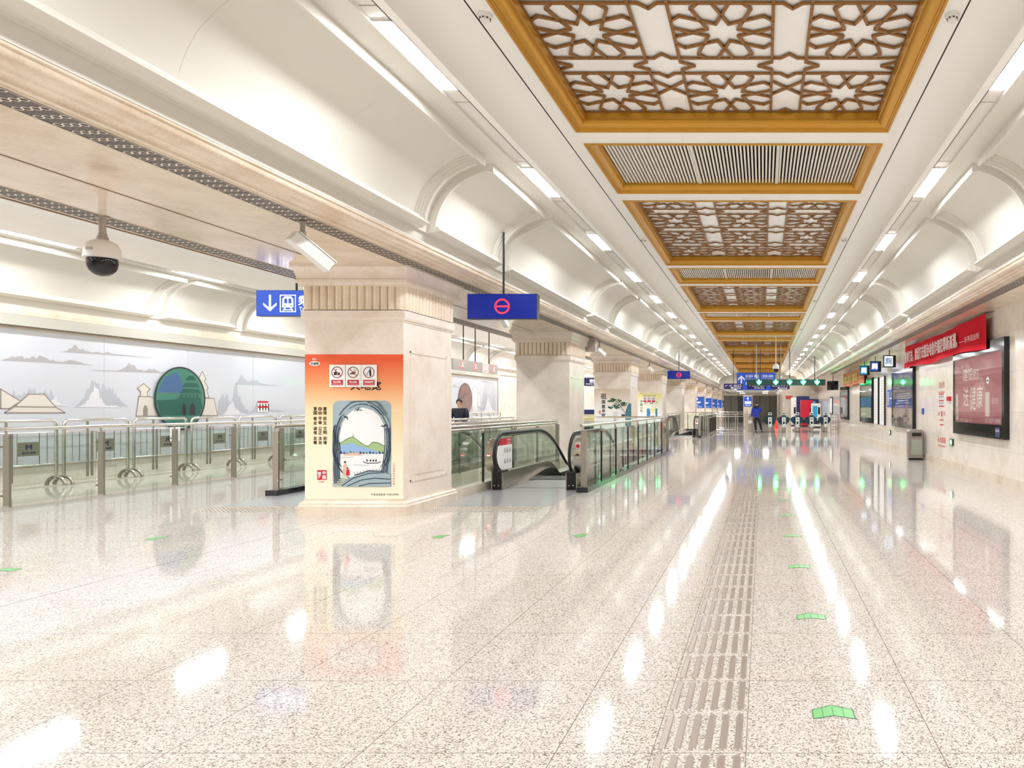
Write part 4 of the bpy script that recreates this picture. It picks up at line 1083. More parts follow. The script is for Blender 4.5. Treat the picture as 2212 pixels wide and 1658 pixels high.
def ridge(p0, p1, peaks, h, mt, y, n=40, rough=0.35):
    mb = MB(); a = PL(*p0); b = PL(*p1); top = []
    for i in range(n + 1):
        f = i / n; e = 0.12 + sum(w_ * math.exp(-((f - c) / s_) ** 2) for c, s_, w_ in peaks)
        e *= min(1, f * 8, (1 - f) * 8); px = p0[0] + (p1[0] - p0[0]) * f; py = p0[1] + (p1[1] - p0[1]) * f
        top.append(PL(px, py - h * e * (1 + rough * rr.uniform(-1, 1))))
    mb.shape([a, b] + top[::-1], mt, y); return mb
Yd = -0.047
for args in (((2, 778), (208, 789), [(0.15, 0.2, 0.8), (0.45, 0.15, 0.8), (0.75, 0.1, 0.6)], 11, 'mural_grey'), ((124, 759), (330, 773), [(0.2, 0.08, 1.0), (0.5, 0.2, 0.3)], 12, 'mural_grey'), ((195, 800), (362, 806), [(0.52, 0.1, 1.0), (0.8, 0.1, 0.4)], 14, 'mural_grey'),
             ((12, 869), (135, 873), [(0.15, 0.08, 0.6), (0.45, 0.15, 1.0), (0.75, 0.1, 0.8)], 34, 'mural_mid'), ((158, 880), (277, 877), [(0.4, 0.18, 1.0), (0.7, 0.15, 0.6)], 46, 'mural_mid'), ((462, 897), (545, 893), [(0.25, 0.15, 0.8), (0.6, 0.15, 1.0)], 48, 'mural_mid'), ((540, 890), (618, 888), [(0.3, 0.2, 1.0)], 22, 'mural_mid'),
             ((508, 830), (603, 833), [(0.15, 0.1, 1.0), (0.45, 0.15, 0.5)], 16, 'mural_mid'), ((1036, 892), (1074, 890), [(0.3, 0.2, 1.0), (0.8, 0.1, 1.0)], 38, 'mural_mid'), ((1034, 824), (1074, 828), [(0.3, 0.2, 0.8)], 4, 'mural_grey'), ((976, 835), (992, 837), [(0.4, 0.3, 1.0)], 5, 'mural_grey')):
    ridge(*args, Yd).build('hill_relief', t)
for p0, p1, pk, h in (((60, 871), (150, 877), [(0.3, 0.12, 1.0), (0.65, 0.1, 0.7)], 18), ((165, 879), (262, 880), [(0.42, 0.15, 1.0)], 34), ((480, 896), (535, 896), [(0.4, 0.2, 1.0)], 26), ((1040, 891), (1070, 890), [(0.5, 0.2, 1.0)], 24)):
    ridge(p0, p1, pk, h, 'mural_light', Yd - 0.002).build('hill_relief', t)
def outline(mb, l, fill, y, wd=0.018):
    mb.shape(pts(PL, l), fill, y); mb.stroke(pts(PL, l + [l[0]]), wd, 'mural_line', y - 0.001)
mb = MB()
outline(mb, [(10, 891), (140, 891), (122, 880), (95, 851), (62, 851), (32, 878)], 'mural_cream', Yd - 0.003)
outline(mb, [(2, 882), (20, 882), (45, 866), (28, 856), (2, 840)], 'mural_cream', Yd - 0.002)
mb.stroke(pts(PL, [(32, 878), (122, 879)]), 0.02, 'mural_line', Yd - 0.005); mb.build('pavilion_roofs', t)
mb = MB()
outline(mb, [(294, 898), (300, 856), (322, 856), (345, 862), (352, 898)], 'mural_cream', Yd - 0.003)
outline(mb, [(303, 856), (304, 846), (297, 838), (310, 828), (324, 840), (318, 846), (319, 856)], 'mural_cream', Yd - 0.0035)
mb.shape(pts(PL, [(309, 898), (309, 882)] + [(312, 875), (316, 875), (319, 882), (319, 898)]), 'mural_line', Yd - 0.005)
mb.build('gate_tower_relief', t); mb = MB()
outline(mb, [(436, 897), (440, 860), (462, 860), (470, 897)], 'mural_cream', Yd - 0.003); outline(mb, [(428, 858), (452, 858), (446, 842), (450, 838), (441, 822), (445, 818), (437, 802), (429, 818), (433, 824), (425, 840)], 'mural_cream', Yd - 0.0035)
for k in range(0): mb.rect(*PL(325 + 2.6 * k, 884 - 0.1 * k), *PL(326.2 + 2.6 * k, 880 - 0.1 * k), 'mural_line', Yd - 0.005)
mb.build('gate_tower_relief', t)
mb = MB(); outline(mb, [(1020, 893), (1020, 842), (1026, 832), (1032, 842), (1032, 893)], 'mural_light', Yd - 0.003); outline(mb, [(1032, 876), (1032, 848), (1038, 854), (1038, 882)], 'mural_light', Yd - 0.003); mb.build('stone_tower_relief', t)
for px, nm in ((388, 'green'), (1004, 'brown')):
    cx, cz = PL(px, 860 if nm == 'green' else 862); r = 0.69
    d = MB().lathe([(r, 0), (r, -0.03), (0.001, -0.0302)], (cx, Yd - 0.006, cz), 'mural_' + nm, 40, 'y').build('round_window', t)
    mb = MB(); mb.ring(cx, cz, r + 0.02, r + 0.02, 0.035, 'far_dark', Yd - 0.037, 40)
    if nm == 'green':
        y = Yd - 0.0375
        mb.shape([(cx - 0.62, cz + 0.12), (cx - 0.60, cz + 0.2), (cx - 0.45, cz + 0.45), (cx - 0.1, cz + 0.60), (cx + 0.05, cz + 0.3), (cx + 0.1, cz + 0.12)], 'mural_blue', y)
        mb.shape([(cx - 0.66, cz - 0.05), (cx - 0.1, cz - 0.02), (cx, cz + 0.1), (cx + 0.55, cz + 0.1), (cx + 0.62, cz - 0.2), (cx + 0.55, cz - 0.38), (cx - 0.55, cz - 0.38)], 'mural_green_dark', y - 0.001)
        for z1, w1 in ((0.12, 0.52), (0.26, 0.40), (0.42, 0.20)):
            mb.shape([(cx + 0.28 - w1/2 - 0.06, cz + z1), (cx + 0.28 + w1/2 + 0.06, cz + z1), (cx + 0.28 + w1/2 - 0.04, cz + z1 + 0.10), (cx + 0.28 - w1/2 + 0.04, cz + z1 + 0.10)], 'mural_green_dark', y - 0.002)
        for k in range(5): mb.rect(cx + 0.06 + 0.11 * k, cz + 0.02, cx + 0.10 + 0.11 * k, cz + 0.11, 'mural_green', y - 0.003)
        for a, w1 in ((0.08, 0.10), (0.32, 0.14)): mb.shape([(cx + a - w1/2, cz - 0.38), (cx + a - w1/2, cz - 0.18), (cx + a, cz - 0.09), (cx + a + w1/2, cz - 0.18), (cx + a + w1/2, cz - 0.38)], 'far_dark', y - 0.003)
    else:
        mb.stroke([(cx - 0.3, cz + 0.1), (cx - 0.05, cz + 0.25), (cx + 0.2, cz + 0.15), (cx + 0.4, cz + 0.3)], 0.03, 'far_dark', Yd - 0.0375)
    mb.build('disc_relief', d)
mb = MB(); x0, z0 = PL(556, 889); x1, z1 = PL(579, 866); mb.box(x0, -0.006, z0, x1, 0, z1, 'paper')
for f in (0.0, 0.46): mb.rect(x0, z1 - f * (z1 - z0) - 0.05, x1, z1 - f * (z1 - z0), 'red', -0.008)
for k in range(4): mb.rect(x0 + 0.06 + 0.11 * k, z1 - 0.14, x0 + 0.10 + 0.11 * k, z1 - 0.07, 'text_black', -0.008); mb.rect(x0 + 0.06 + 0.11 * k, z0 + 0.03, x0 + 0.10 + 0.11 * k, z0 + 0.12, 'text_black', -0.008)
tag(mb.build('fire_notice', None, (XL + 0.052, YM, 0), rotz=HP), 'small red and white fire hose notice stuck on the mural right of the green disc', 'notice')
# ---------------------------------------------------------------- tactile paving and floor arrows
t = thing('tactile_strip', 'long strip of steel guiding bars set in the granite floor', 'tactile paving', (-0.2635, 2.97, 0))
def bar_mb(mb, x, y, l=0.352, w_=0.033, h=0.006):
    n = 5; o = [(x + w_/2*cos(a), y + l - w_/2 + w_/2*sin(a)) for a in [pi*i/n for i in range(n+1)]] + [(x + w_/2*cos(a), y + w_/2 + w_/2*sin(a)) for a in [pi + pi*i/n for i in range(n+1)]]
    cx = x; b = len(mb.v)
    mb.v += [(p, q, 0.0006) for p, q in o] + [(cx + (p-cx)*0.72, (y + l/2) + (q-(y+l/2))*0.975, h) for p, q in o]; m_ = len(o)
    for i in range(m_): j = (i+1) % m_; mb.face((b+i, b+j, b+m_+j, b+m_+i), 'tactile_steel')
    mb.face([b+m_+i for i in range(m_)], 'tactile_steel')
mb = MB(); bar_mb(mb, 0, 0); b0 = mb.build('guiding_bar', t); cnt = 0; rest = MB()
for j in range(-3, 92):
    for i in range(6):
        x = (i - 2.5) * 0.0635; y = 0.02 + 0.39375 * j
        if j >= -1 and cnt < 96:
            o = b0 if cnt == 0 else b0.copy()
            if cnt: COL.objects.link(o); o.parent = t
            o.location = (x, y, 0); cnt += 1
        else: bar_mb(rest, x, y)
o = rest.build('guiding_bars', t); o['kind'] = 'stuff'
def make_arrow():
    t = thing('floor_arrow', '', 'floor arrow')
    MB().poly([(-0.095, -0.045, 0.0012), (0, -0.01, 0.0012), (0.095, -0.045, 0.0012), (0.095, 0.055, 0.0012), (0, 0.105, 0.0012), (-0.095, 0.055, 0.0012)], 'arrow_green').build('arrow_plate', t)
    mb = MB(); e = [(-0.095, -0.045), (0, -0.01), (0.095, -0.045), (0.095, 0.055), (0, 0.105), (-0.095, 0.055)]
    for a, b in zip(e, e[1:] + e[:1]):
        d = Vector((b[0]-a[0], b[1]-a[1])); n = Vector((-d.y, d.x)).normalized() * 0.0025; mb.poly([(a[0]+n.x, a[1]+n.y, 0.0018), (a[0]-n.x, a[1]-n.y, 0.0018), (b[0]-n.x, b[1]-n.y, 0.0018), (b[0]+n.x, b[1]+n.y, 0.0018)], 'arrow_line')
    for x in (-0.048, 0, 0.048): mb.poly([(x-0.0015, -0.03, 0.0016), (x+0.0015, -0.03, 0.0016), (x+0.0015, 0.08, 0.0016), (x-0.0015, 0.08, 0.0016)], 'arrow_line')
    mb.build('plate_lines', t); return t
pa = make_arrow()
AR = [(0.326, 3.34 + 1.545 * i, 0, f'green reflective arrow set in the floor right of the tactile strip, {nth(i)}') for i in range(13)]
AR += [(-2.0, 8.02, HP, 'green floor arrow left of the tactile strip before the near escalator'), (-3.53, 7.95, HP, 'green floor arrow in front of the nearest pillar, right side'), (-6.58, 7.85, HP, 'green floor arrow in the left hall, farther one'), (-6.62, 6.30, 0, 'green floor arrow in the left hall, nearer one')]
for i, (x, y, r, lab) in enumerate(AR):
    o = pa if i == 0 else copy_tree(pa); o.location = (x, y, 0); o.rotation_euler.z = r; tag(o, lab, None, 'green evacuation arrows in the floor')

# ---------------------------------------------------------------- hanging signs
def hang(name, label, cat, x, y, w_, z0, z1, poles, ztop, face, depth=0.10, pole_r=0.016, rotz=0.0, pole_m='black_frame', body='black_frame', group=None):
    t = thing(name, label, cat, (x, y, z0), rotz, group)
    MB().box(-w_/2, -depth/2, 0, w_/2, depth/2, z1 - z0, body).build('sign_box', t)
    if face: MB().box(-w_/2 + 0.006, -depth/2 - 0.004, 0.006, w_/2 - 0.006, -depth/2, z1 - z0 - 0.006, face).build('sign_face', t)
    for p in poles: MB().tube([(p, 0, z1 - z0 - 0.01), (p, 0, ztop - z0)], pole_r, pole_m, 10).build('hanging_pole', t, smooth=50)
    return t
for lab, yy, zt in (('deep blue hanging sign with a red no-entry ring, close above the near escalator', 10.95, CH + 2.66), ('small distant deep blue hanging sign with a red no-entry ring over the far escalator', 33.8, CH + 2.66)):
    t = hang('hanging_sign', lab, 'sign', -3.93, yy, 1.05, 2.755, 3.135, (0,), zt, 'sign_blue_deep', 0.13, group='no-entry ring signs')
    mb = MB(); mb.ring(0, 0.19, 0.115, 0.115, 0.024, 'led_red', -0.0705, 36); mb.rect(-0.1, 0.178, 0.1, 0.202, 'led_red', -0.0708); mb.build('no_entry_light', t)
t = hang('hanging_sign', 'blue hanging sign with down arrow and train symbol left of the nearest pillar', 'sign', -7.0, 10.95, 1.28, 2.80, 3.19, (-0.07,), CH + 3.11, 'sign_blue', 0.12)
y = -0.066
mb = MB(); mb.stroke([(-0.43, 0.31), (-0.43, 0.09)], 0.030, 'sign_white', y); mb.shape([(-0.53, 0.20), (-0.53, 0.165), (-0.43, 0.07), (-0.33, 0.165), (-0.33, 0.20), (-0.43, 0.115)], 'sign_white', y - 0.0004); mb.build('arrow', t)
mb = MB(); rx = -0.16
for a, b, c, d in ((-0.12, 0.06, -0.108, 0.32), (0.108, 0.06, 0.12, 0.32), (-0.12, 0.308, 0.12, 0.32), (-0.12, 0.06, 0.12, 0.072)): mb.rect(rx + a, b, rx + c, d, 'sign_white', y)
mb.shape([(rx - 0.085, 0.13), (rx + 0.085, 0.13), (rx + 0.08, 0.26), (rx + 0.05, 0.295), (rx - 0.05, 0.295), (rx - 0.08, 0.26)], 'sign_white', y - 0.0004)
mb.shape([(rx - 0.06, 0.19), (rx - 0.008, 0.19), (rx - 0.008, 0.265), (rx - 0.05, 0.265)], 'sign_blue', y - 0.001); mb.shape([(rx + 0.06, 0.19), (rx + 0.008, 0.19), (rx + 0.008, 0.265), (rx + 0.05, 0.265)], 'sign_blue', y - 0.001)
mb.disc(rx - 0.05, 0.155, 0.012, 0.012, 'sign_blue', y - 0.001, 10); mb.disc(rx + 0.05, 0.155, 0.012, 0.012, 'sign_blue', y - 0.001, 10)
mb.stroke([(rx - 0.04, 0.125), (rx - 0.07, 0.085)], 0.016, 'sign_white', y); mb.stroke([(rx + 0.04, 0.125), (rx + 0.07, 0.085)], 0.016, 'sign_white', y); mb.stroke([(rx - 0.06, 0.095), (rx + 0.06, 0.095)], 0.010, 'sign_white', y); mb.build('train_symbol', t)
mb = MB(); mb.text('乘车', 0.16, 0.235, 0.15, 'sign_white', y, width=0.32, bold=0.003); mb.text('To Trains', 0.17, 0.11, 0.05, 'sign_white', y, width=0.32); mb.build('lettering', t)

# entry lamps with red crosses over the side hall gates
t = thing('gate_sign', 'grey hanging sign box with four glowing red crosses above the side hall gates', 'sign', (-9.5, 23.85, 2.60), HP)
MB().box(-1.85, -0.06, 0, 1.85, 0.06, 0.33, 'sign_grey').build('sign_box', t); MB().box(0.45, -0.068, 0.0, 0.98, -0.06, 0.33, 'sign_grey_light').build('pale_panel', t)
for x in (-1.18, -0.15, 0.70, 1.45):
    mb = MB(); mb.stroke([(x - 0.10, 0.07), (x + 0.10, 0.26)], 0.05, 'led_red', -0.0715); mb.stroke([(x - 0.10, 0.26), (x + 0.10, 0.07)], 0.05, 'led_red', -0.072); mb.stroke([(x - 0.085, 0.085), (x + 0.085, 0.245)], 0.022, 'led_core', -0.074); mb.stroke([(x - 0.085, 0.245), (x + 0.085, 0.085)], 0.022, 'led_core', -0.0745); mb.build('red_cross', t)
for x in (-0.95, 0.0, 1.2): MB().tube([(x, 0, 0.32), (x, 0, CH + 3.11 - 2.60)], 0.018, 'black_frame', 10).build('hanging_pole', t)

# green arrow sign over the gates
GY = 41.0
t = thing('gate_sign', 'long dark green sign with five glowing green arrows over the ticket gates', 'sign', (1.31, GY, 2.68))
MB().box(-2.23, -0.07, 0, 2.23, 0.07, 0.34, 'gate_sign_green').build('sign_box', t)
for x in (-1.53, -0.58, 0.20, 0.98, 1.76):
    mb = MB(); mb.shape([(x - 0.05, 0.325), (x - 0.05, 0.22), (x - 0.14, 0.27), (x - 0.14, 0.16), (x, 0.02), (x + 0.14, 0.16), (x + 0.14, 0.27), (x + 0.05, 0.22), (x + 0.05, 0.325)], 'led_green', -0.073)
    mb.shape([(x - 0.02, 0.29), (x - 0.02, 0.21), (x - 0.08, 0.19), (x, 0.075), (x + 0.08, 0.19), (x + 0.02, 0.21), (x + 0.02, 0.29)], 'led_green_core', -0.0745); mb.build('green_arrow', t)
for x in (0.21, 1.63): MB().tube([(x, 0, 0.33), (x, 0, ZC + 0.17 - 2.68 if x < 1 else 4.4 - 2.68)], 0.02, 'black_frame', 10).build('hanging_pole', t)
# dark exit signs below
for i, (x, s_, lab) in enumerate(((-1.73, '↖ C 出口', 'dark exit sign with arrow and letter C, left of the gate sign'), (-0.36, '↑ 卫生间 出口', 'dark direction sign with an up arrow under the left part of the gate sign'), (1.0, '出口 A B D ↗', 'dark exit sign with several letters under the middle of the gate sign'))):
    t = hang('direction_sign', lab, 'sign', x * 0.981, GY + 0.5, 1.10, 2.48, 2.80, (0,) if i != 1 else (-0.2, 0.2), ZC + 0.002, 'info_navy', 0.10, group='dark direction signs at the gates')
    mb = MB(); mb.text(s_, 0, 0.20, 0.13, 'board_white', -0.056, width=0.9, bold=0.004); mb.text('Exit  Toilets  Services' if i == 1 else 'Exit', 0.15, 0.07, 0.06, 'sign_white', -0.056, width=0.55); mb.build('lettering', t)
# big blue destination sign
t = hang('direction_sign', 'large bright blue sign with a white up arrow hung behind the gate sign', 'sign', -0.45, 48.0, 2.56, 2.58, 3.74, (0.0,), ZC + 0.17, 'sign_blue', 0.10)
mb = MB(); mb.stroke([(-0.98, 0.20), (-0.98, 0.92)], 0.10, 'board_white', -0.056); mb.shape([(-1.2, 0.62), (-1.2, 0.76), (-0.98, 0.99), (-0.76, 0.76), (-0.76, 0.62), (-0.98, 0.85)], 'board_white', -0.0565); mb.build('arrow', t)
mb = MB(); mb.text('东湖风景区', -0.25, 0.93, 0.20, 'board_white', -0.056, width=0.92, bold=0.004); mb.text('East Lake Scenic Area', -0.25, 0.75, 0.08, 'board_white', -0.056, width=0.92); mb.text('梨园·湿地', 0.78, 0.93, 0.19, 'board_white', -0.056, width=0.72, bold=0.004); mb.text('Liyuan Wetland', 0.78, 0.75, 0.08, 'board_white', -0.056, width=0.72)
mb.text('磨山', -0.5, 0.45, 0.20, 'board_white', -0.056, bold=0.004); mb.rect(0.33, 0.1, 0.345, 1.05, 'board_white', -0.056); mb.build('lettering', t)
# blue board on the far passage wall
t = thing('direction_board', 'blue upright board with an up arrow behind the person in blue', 'sign', (-1.25, 60.0, 0.0))
MB().box(-0.38, 0.0, 0.0, 0.38, 0.3, 2.45, 'stone_far').build('board_pier', t)
MB().box(-0.33, -0.04, 1.52, 0.33, 0.0, 2.33, 'sign_blue').build('board', t)
mb = MB(); mb.stroke([(0, 2.02), (0, 2.22)], 0.03, 'sign_white', -0.044); mb.stroke([(-0.08, 2.16), (0, 2.25), (0.08, 2.16)], 0.03, 'sign_white', -0.045); mb.text('梨园', 0, 1.84, 0.20, 'sign_white', -0.044, width=0.5, bold=0.006); mb.text('Liyuan', 0, 1.63, 0.09, 'sign_white', -0.044, width=0.44); mb.build('lettering', t)

# side hall direction signs seen between the pillars
t = hang('direction_sign', 'small navy sign glimpsed between the second and third pillars, lower one', 'sign', -6.9, 28.5, 0.95, 2.28, 2.60, (-0.3,), CH + 3.1, 'info_navy', 0.10)
mb = MB(); mb.text('安检', 0.22, 0.19, 0.14, 'sign_white', -0.056, bold=0.004); mb.text('Security Check', 0.18, 0.07, 0.05, 'sign_white', -0.056, width=0.5); mb.build('lettering', t)

# ---------------------------------------------------------------- right wall fittings
def wr(name, label, cat, y, z=0.0, group=None, x=XR): return thing(name, label, cat, (x, y, z), -HP, group)      # local +x runs towards the camera
def ad_case(label, yn, yf, z0, z1, inner, top, bottom, side=0.06):
    t = wr('light_box', label, 'poster case', (yn + yf) / 2, group='poster cases on the right wall'); h = (yf - yn) / 2
    mb = MB()
    mb.box(-h, -0.10, z0, h, 0, z0 + bottom, 'black_gloss'); mb.box(-h, -0.10, z1 - top, h, 0, z1, 'black_gloss'); mb.box(-h, -0.10, z0 + bottom, -h + side, 0, z1 - top, 'black_gloss'); mb.box(h - side * 2.2, -0.10, z0 + bottom, h, 0, z1 - top, 'black_gloss')
    mb.build('frame', t)
    MB().box(-h + side, -0.07, z0 + bottom, h - side * 2.2, -0.02, z1 - top, inner).build('poster_sheet', t)
    MB().poly([(-h + side, -0.095, z0 + bottom), (h - side * 2.2, -0.095, z0 + bottom), (h - side * 2.2, -0.095, z1 - top), (-h + side, -0.095, z1 - top)], 'glass_clear').build('glass_cover', t)
    return t, h
t, h = ad_case('black poster case with a rose-red calligraphy poster, nearest on the right wall', 12.97, 16.45, 0.84, 2.70, 'poster_rose', 0.22, 0.26)
mb = MB(); y = -0.0715
mb.text('建设', -0.65, 2.12, 0.26, 'poster_text', y, width=0.75, bold=0.004); mb.text('武汉', -0.05, 2.10, 0.22, 'poster_text', y, width=0.4, bold=0.004)
mb.text('送', -0.80, 1.66, 0.42, 'poster_text', y, width=0.42, bold=0.005); mb.text('健', -0.30, 1.62, 0.5, 'poster_text', y, width=0.42, bold=0.005); mb.text('康', 0.18, 1.64, 0.44, 'poster_text', y, width=0.42, bold=0.005)
mb.text('国企担当', 1.15, 1.55, 0.12, 'poster_text', y, width=0.4); mb.rect(0.55, 1.25, 0.82, 1.72, 'poster_text', y); mb.rect(-1.58, 1.15, -1.42, 1.72, 'poster_text', y); mb.rect(-1.52, 1.20, -1.48, 1.45, 'text_black', y - 0.001)
mb.text('热线 027-8500 1111', -0.8, 1.15, 0.09, 'poster_text', y, width=0.9); mb.text('027-8593 8888', 1.0, 1.17, 0.09, 'poster_text', y, width=0.9)
mb.disc(0.70, 1.95, 0.10, 0.07, 'art_white', y, 16); mb.rect(0.63, 1.93, 0.76, 1.955, 'text_navy', y - 0.001)
mb.text('|—  全', -1.25, 2.30, 0.10, 'poster_text', y, width=0.5); mb.build('poster_lettering', t)
mb = MB(); mb.box(1.25, -0.104, 0.88, 1.52, -0.10, 1.05, 'info_navy'); mb.text('武汉地铁', 1.38, 0.99, 0.045, 'art_white', -0.106, width=0.2); mb.build('corner_label', t)
t, h = ad_case('black poster case with brown and blue poster behind the litter bin, second nearest', 20.9, 24.3, 0.80, 2.62, 'mural_brown', 0.12, 0.12)
mb = MB(); mb.rect(-h + 0.07, 1.50, h - 0.14, 1.92, 'text_navy', -0.0715)
for k in range(5): mb.rect(-0.9, 1.56 + 0.07 * k, 1.2 - 0.2 * (k % 2), 1.575 + 0.07 * k, 'art_white', -0.073)
mb.build('poster_lettering', t)
t, h = ad_case('black poster case with pale cream and blue poster, third nearest', 28.8, 32.3, 0.80, 2.62, 'bin_panel', 0.30, 0.2)
mb = MB(); mb.rect(-h + 0.07, 1.45, h - 0.14, 1.85, 'curtain_blue', -0.0715); mb.rect(-h + 0.07, 1.0, h - 0.14, 1.42, 'art_pale', -0.0715); mb.build('poster_lettering', t)
t, h = ad_case('black poster case with grey-green screen, farthest on the right wall', 37.0, 40.6, 0.80, 2.55, 'ink_mid', 0.25, 0.2)
# banners
def banner(label, yn, yf, zt, zb, cloth, sag, x, text, mt, small, group):
    t = wr('banner', label, 'banner', (yn + yf) / 2, group=group, x=x); h = (yf - yn) / 2; n = 40; mb = MB()
    top = []; bot = []
    for i in range(n + 1):
        f = i / n; xx = -h + 2 * h * f; top.append((xx, -0.02 - 0.02 * sin(f * 19) - 0.012 * sin(f * 43), zt - sag * sin(pi * f) ** 1.3 * 0.7)); bot.append((xx, -0.03 - 0.03 * sin(f * 23 + 1), zb + 0.03 * sin(f * 11)))
    b = len(mb.v); m_ = 4
    for i in range(n + 1):
        for j in range(m_ + 1): q = j / m_; mb.v.append(tuple(top[i][k] * (1 - q) + bot[i][k] * q for k in range(3)))
    for i in range(n):
        for j in range(m_): a = b + i * (m_ + 1) + j; mb.face((a, a + 1, a + m_ + 2, a + m_ + 1), cloth)
    mb.build('cloth', t, smooth=80)
    mb = MB(); zc = (zt + zb) / 2 - 0.02
    mb.text(text, -h * 0.20, zc, (zt - zb) * 0.50, mt, -0.085, width=2 * h * 0.74, bold=0.012); mb.text(small, h * 0.76, zc - 0.06, (zt - zb) * 0.20, mt, -0.085, width=2 * h * 0.19); mb.build('lettering', t)
    for sx in (-1, 1): MB().tube([(sx * h, -0.02, zt), (sx * (h + 0.03), 0.125, zt + 0.02)], 0.006, 'text_brown', 6).build('tie', t)
banner('long red cloth banner with white characters high on the right wall', 13.88, 21.7, 3.24, 2.58, 'banner_red', 0.06, XR - 0.13, '重拳打击，掀起打击整治电信诈骗犯罪新高潮。', 'banner_text', '——东亭派出所', 'cloth banners on the right wall')
banner('faded orange banner with yellow characters farther along the right wall', 30.6, 38.4, 3.20, 2.48, 'banner_orange', 0.05, XR - 0.13, '平安地铁 文明出行 共建和谐', 'banner_gold_text', '东亭站宣', 'cloth banners on the right wall')
# toilet sign
t = wr('toilet_sign', 'blue square sign with door symbol and arrow beside the second poster case', 'sign', 25.0, group=None)
MB().box(-0.58, -0.03, 1.44, 0.58, 0, 2.04, 'board_blue').build('board', t)
mb = MB(); 
for a, b, c, d in ((-0.48, 1.52, -0.45, 1.96), (-0.16, 1.52, -0.13, 1.96), (-0.48, 1.93, -0.13, 1.96), (-0.48, 1.52, -0.13, 1.55), (-0.38, 1.58, -0.33, 1.9), (-0.27, 1.58, -0.22, 1.9)): mb.rect(a, b, c, d, 'board_white', -0.034)
mb.stroke([(0.02, 1.74), (0.42, 1.74)], 0.06, 'board_white', -0.034); mb.stroke([(0.24, 1.92), (0.46, 1.74), (0.24, 1.56)], 0.05, 'board_white', -0.0345); mb.build('symbols', t)
for i, yy in enumerate((26.55, 28.0)):
    t = wr('wall_directory', f'tall narrow white notice panel with vertical text, {"nearer" if i == 0 else "farther"} of the pair', 'sign', yy, group='tall white notice panels', x=XR - 0.004)
    MB().box(-0.45, -0.05, 0.80, 0.45, 0, 2.55, 'paper').build('panel', t); MB().box(0.45, -0.055, 0.78, 0.52, 0, 2.57, 'black_frame').build('edge_trim', t)
    mb = MB()
    for k in range(16): mb.rect(-0.02, 0.95 + 0.095 * k, 0.12, 1.0 + 0.095 * k, 'text_grey', -0.053)
    mb.build('lettering', t)
# hanging exit boxes near the wall
for i, (yy, mt) in enumerate(((23.3, 'screen_glow'), (26.2, 'sign_blue'), (29.0, 'teal_screen'))):
    t = thing('hanging_sign', f'black sign box with lit face hung close to the right wall, {nth(i)}', 'sign', (4.08, yy, 2.72), group='lit sign boxes near the right wall')
    MB().box(-0.20, -0.07, 0, 0.20, 0.07, 0.38, 'black_frame').build('sign_box', t); MB().box(-0.17, -0.075, 0.03, 0.10, -0.07, 0.35, mt).build('sign_face', t)
    mb = MB(); mb.text('厕', -0.04, 0.19, 0.2, 'text_navy' if i == 0 else 'sign_white', -0.0765, bold=0.004); mb.build('lettering', t)
    MB().tube([(0, 0, 0.37), (0, 0, ZS - 2.72)], 0.014, 'black_frame', 8).build('hanging_pole', t)
# painted red writing on the hydrant and extinguisher doors
t = wr('wall_lettering', 'red painted hydrant and fire lettering on the right wall left of the nearest poster case', 'wall lettering', 17.9)
mb = MB(); y = -0.004
mb.text('消火栓', 0, 1.98, 0.16, 'red_paint', y, width=0.62); mb.text('FIRE HYDRANT', 0, 1.80, 0.05, 'red_paint', y, width=0.60)
mb.text('火警', -0.26, 1.27, 0.10, 'red_paint', y, width=0.22); mb.text('119', 0.25, 1.27, 0.10, 'red_paint', y, width=0.2); mb.disc(0, 1.29, 0.06, 0.05, 'red', y, 14); mb.rect(-0.05, 1.20, 0.05, 1.27, 'red', y - 0.0005)
mb.text('灭火器箱', 0, 0.62, 0.15, 'red_paint', y, width=0.80); mb.text('FIRE EXTINGUISHER BOX', 0, 0.47, 0.045, 'red_paint', y, width=0.78); mb.build('painted_text', t)
mb = MB()
for z in (1.50, 1.66):
    mb.box(-0.24, -0.006, z - 0.02, 0.24, 0, z + 0.11, 'paper'); mb.rect(-0.24, z + 0.075, 0.24, z + 0.11, 'red', -0.0075)
    for k in range(5): mb.rect(-0.2 + 0.09 * k, z - 0.005, -0.16 + 0.09 * k, z + 0.06, 'text_black', -0.0075)
mb.rect(-0.24, 1.44, 0.24, 1.47, 'red', -0.0065); mb.rect(-0.18, 1.10, 0.18, 1.125, 'red', -0.0065); mb.rect(-0.18, 0.985, 0.18, 1.01, 'red', -0.0065); mb.build('instruction_sticker', t)
o = MB().box(-0.11, -0.06, 1.58, 0.11, 0, 1.68, 'red').build('alarm_button', None, (XR, 16.95 + 0.15, 0), rotz=-HP); tag(o, 'small red fire alarm box on the right wall beside the hydrant lettering', 'alarm')
for i, (yy, zz) in enumerate(((16.9, 0.60), (25.1, 0.55))):
    t = wr('exit_light', f'small square green running-man light low on the right wall, {"nearer" if i == 0 else "farther"} one', 'exit sign', yy, zz, group='low green exit lights')
    MB().box(-0.14, -0.03, -0.07, 0.14, 0, 0.09, 'black_frame').build('housing', t); mb = MB(); mb.rect(-0.12, -0.055, 0.12, 0.075, 'exit_green', -0.0315); mb.rect(-0.03, -0.045, 0.03, 0.065, 'led_green_core', -0.033); mb.rect(-0.08, -0.005, 0.08, 0.03, 'led_green_core', -0.0335); mb.build('glowing_symbol', t)
o = MB().box(-0.10, -0.03, 1.24, 0.10, 0, 1.40, 'board_blue').build('switch_plate', None, (XR, 19.95, 0), rotz=-HP); tag(o, 'small blue plate on the right wall above the litter bin', 'sign')
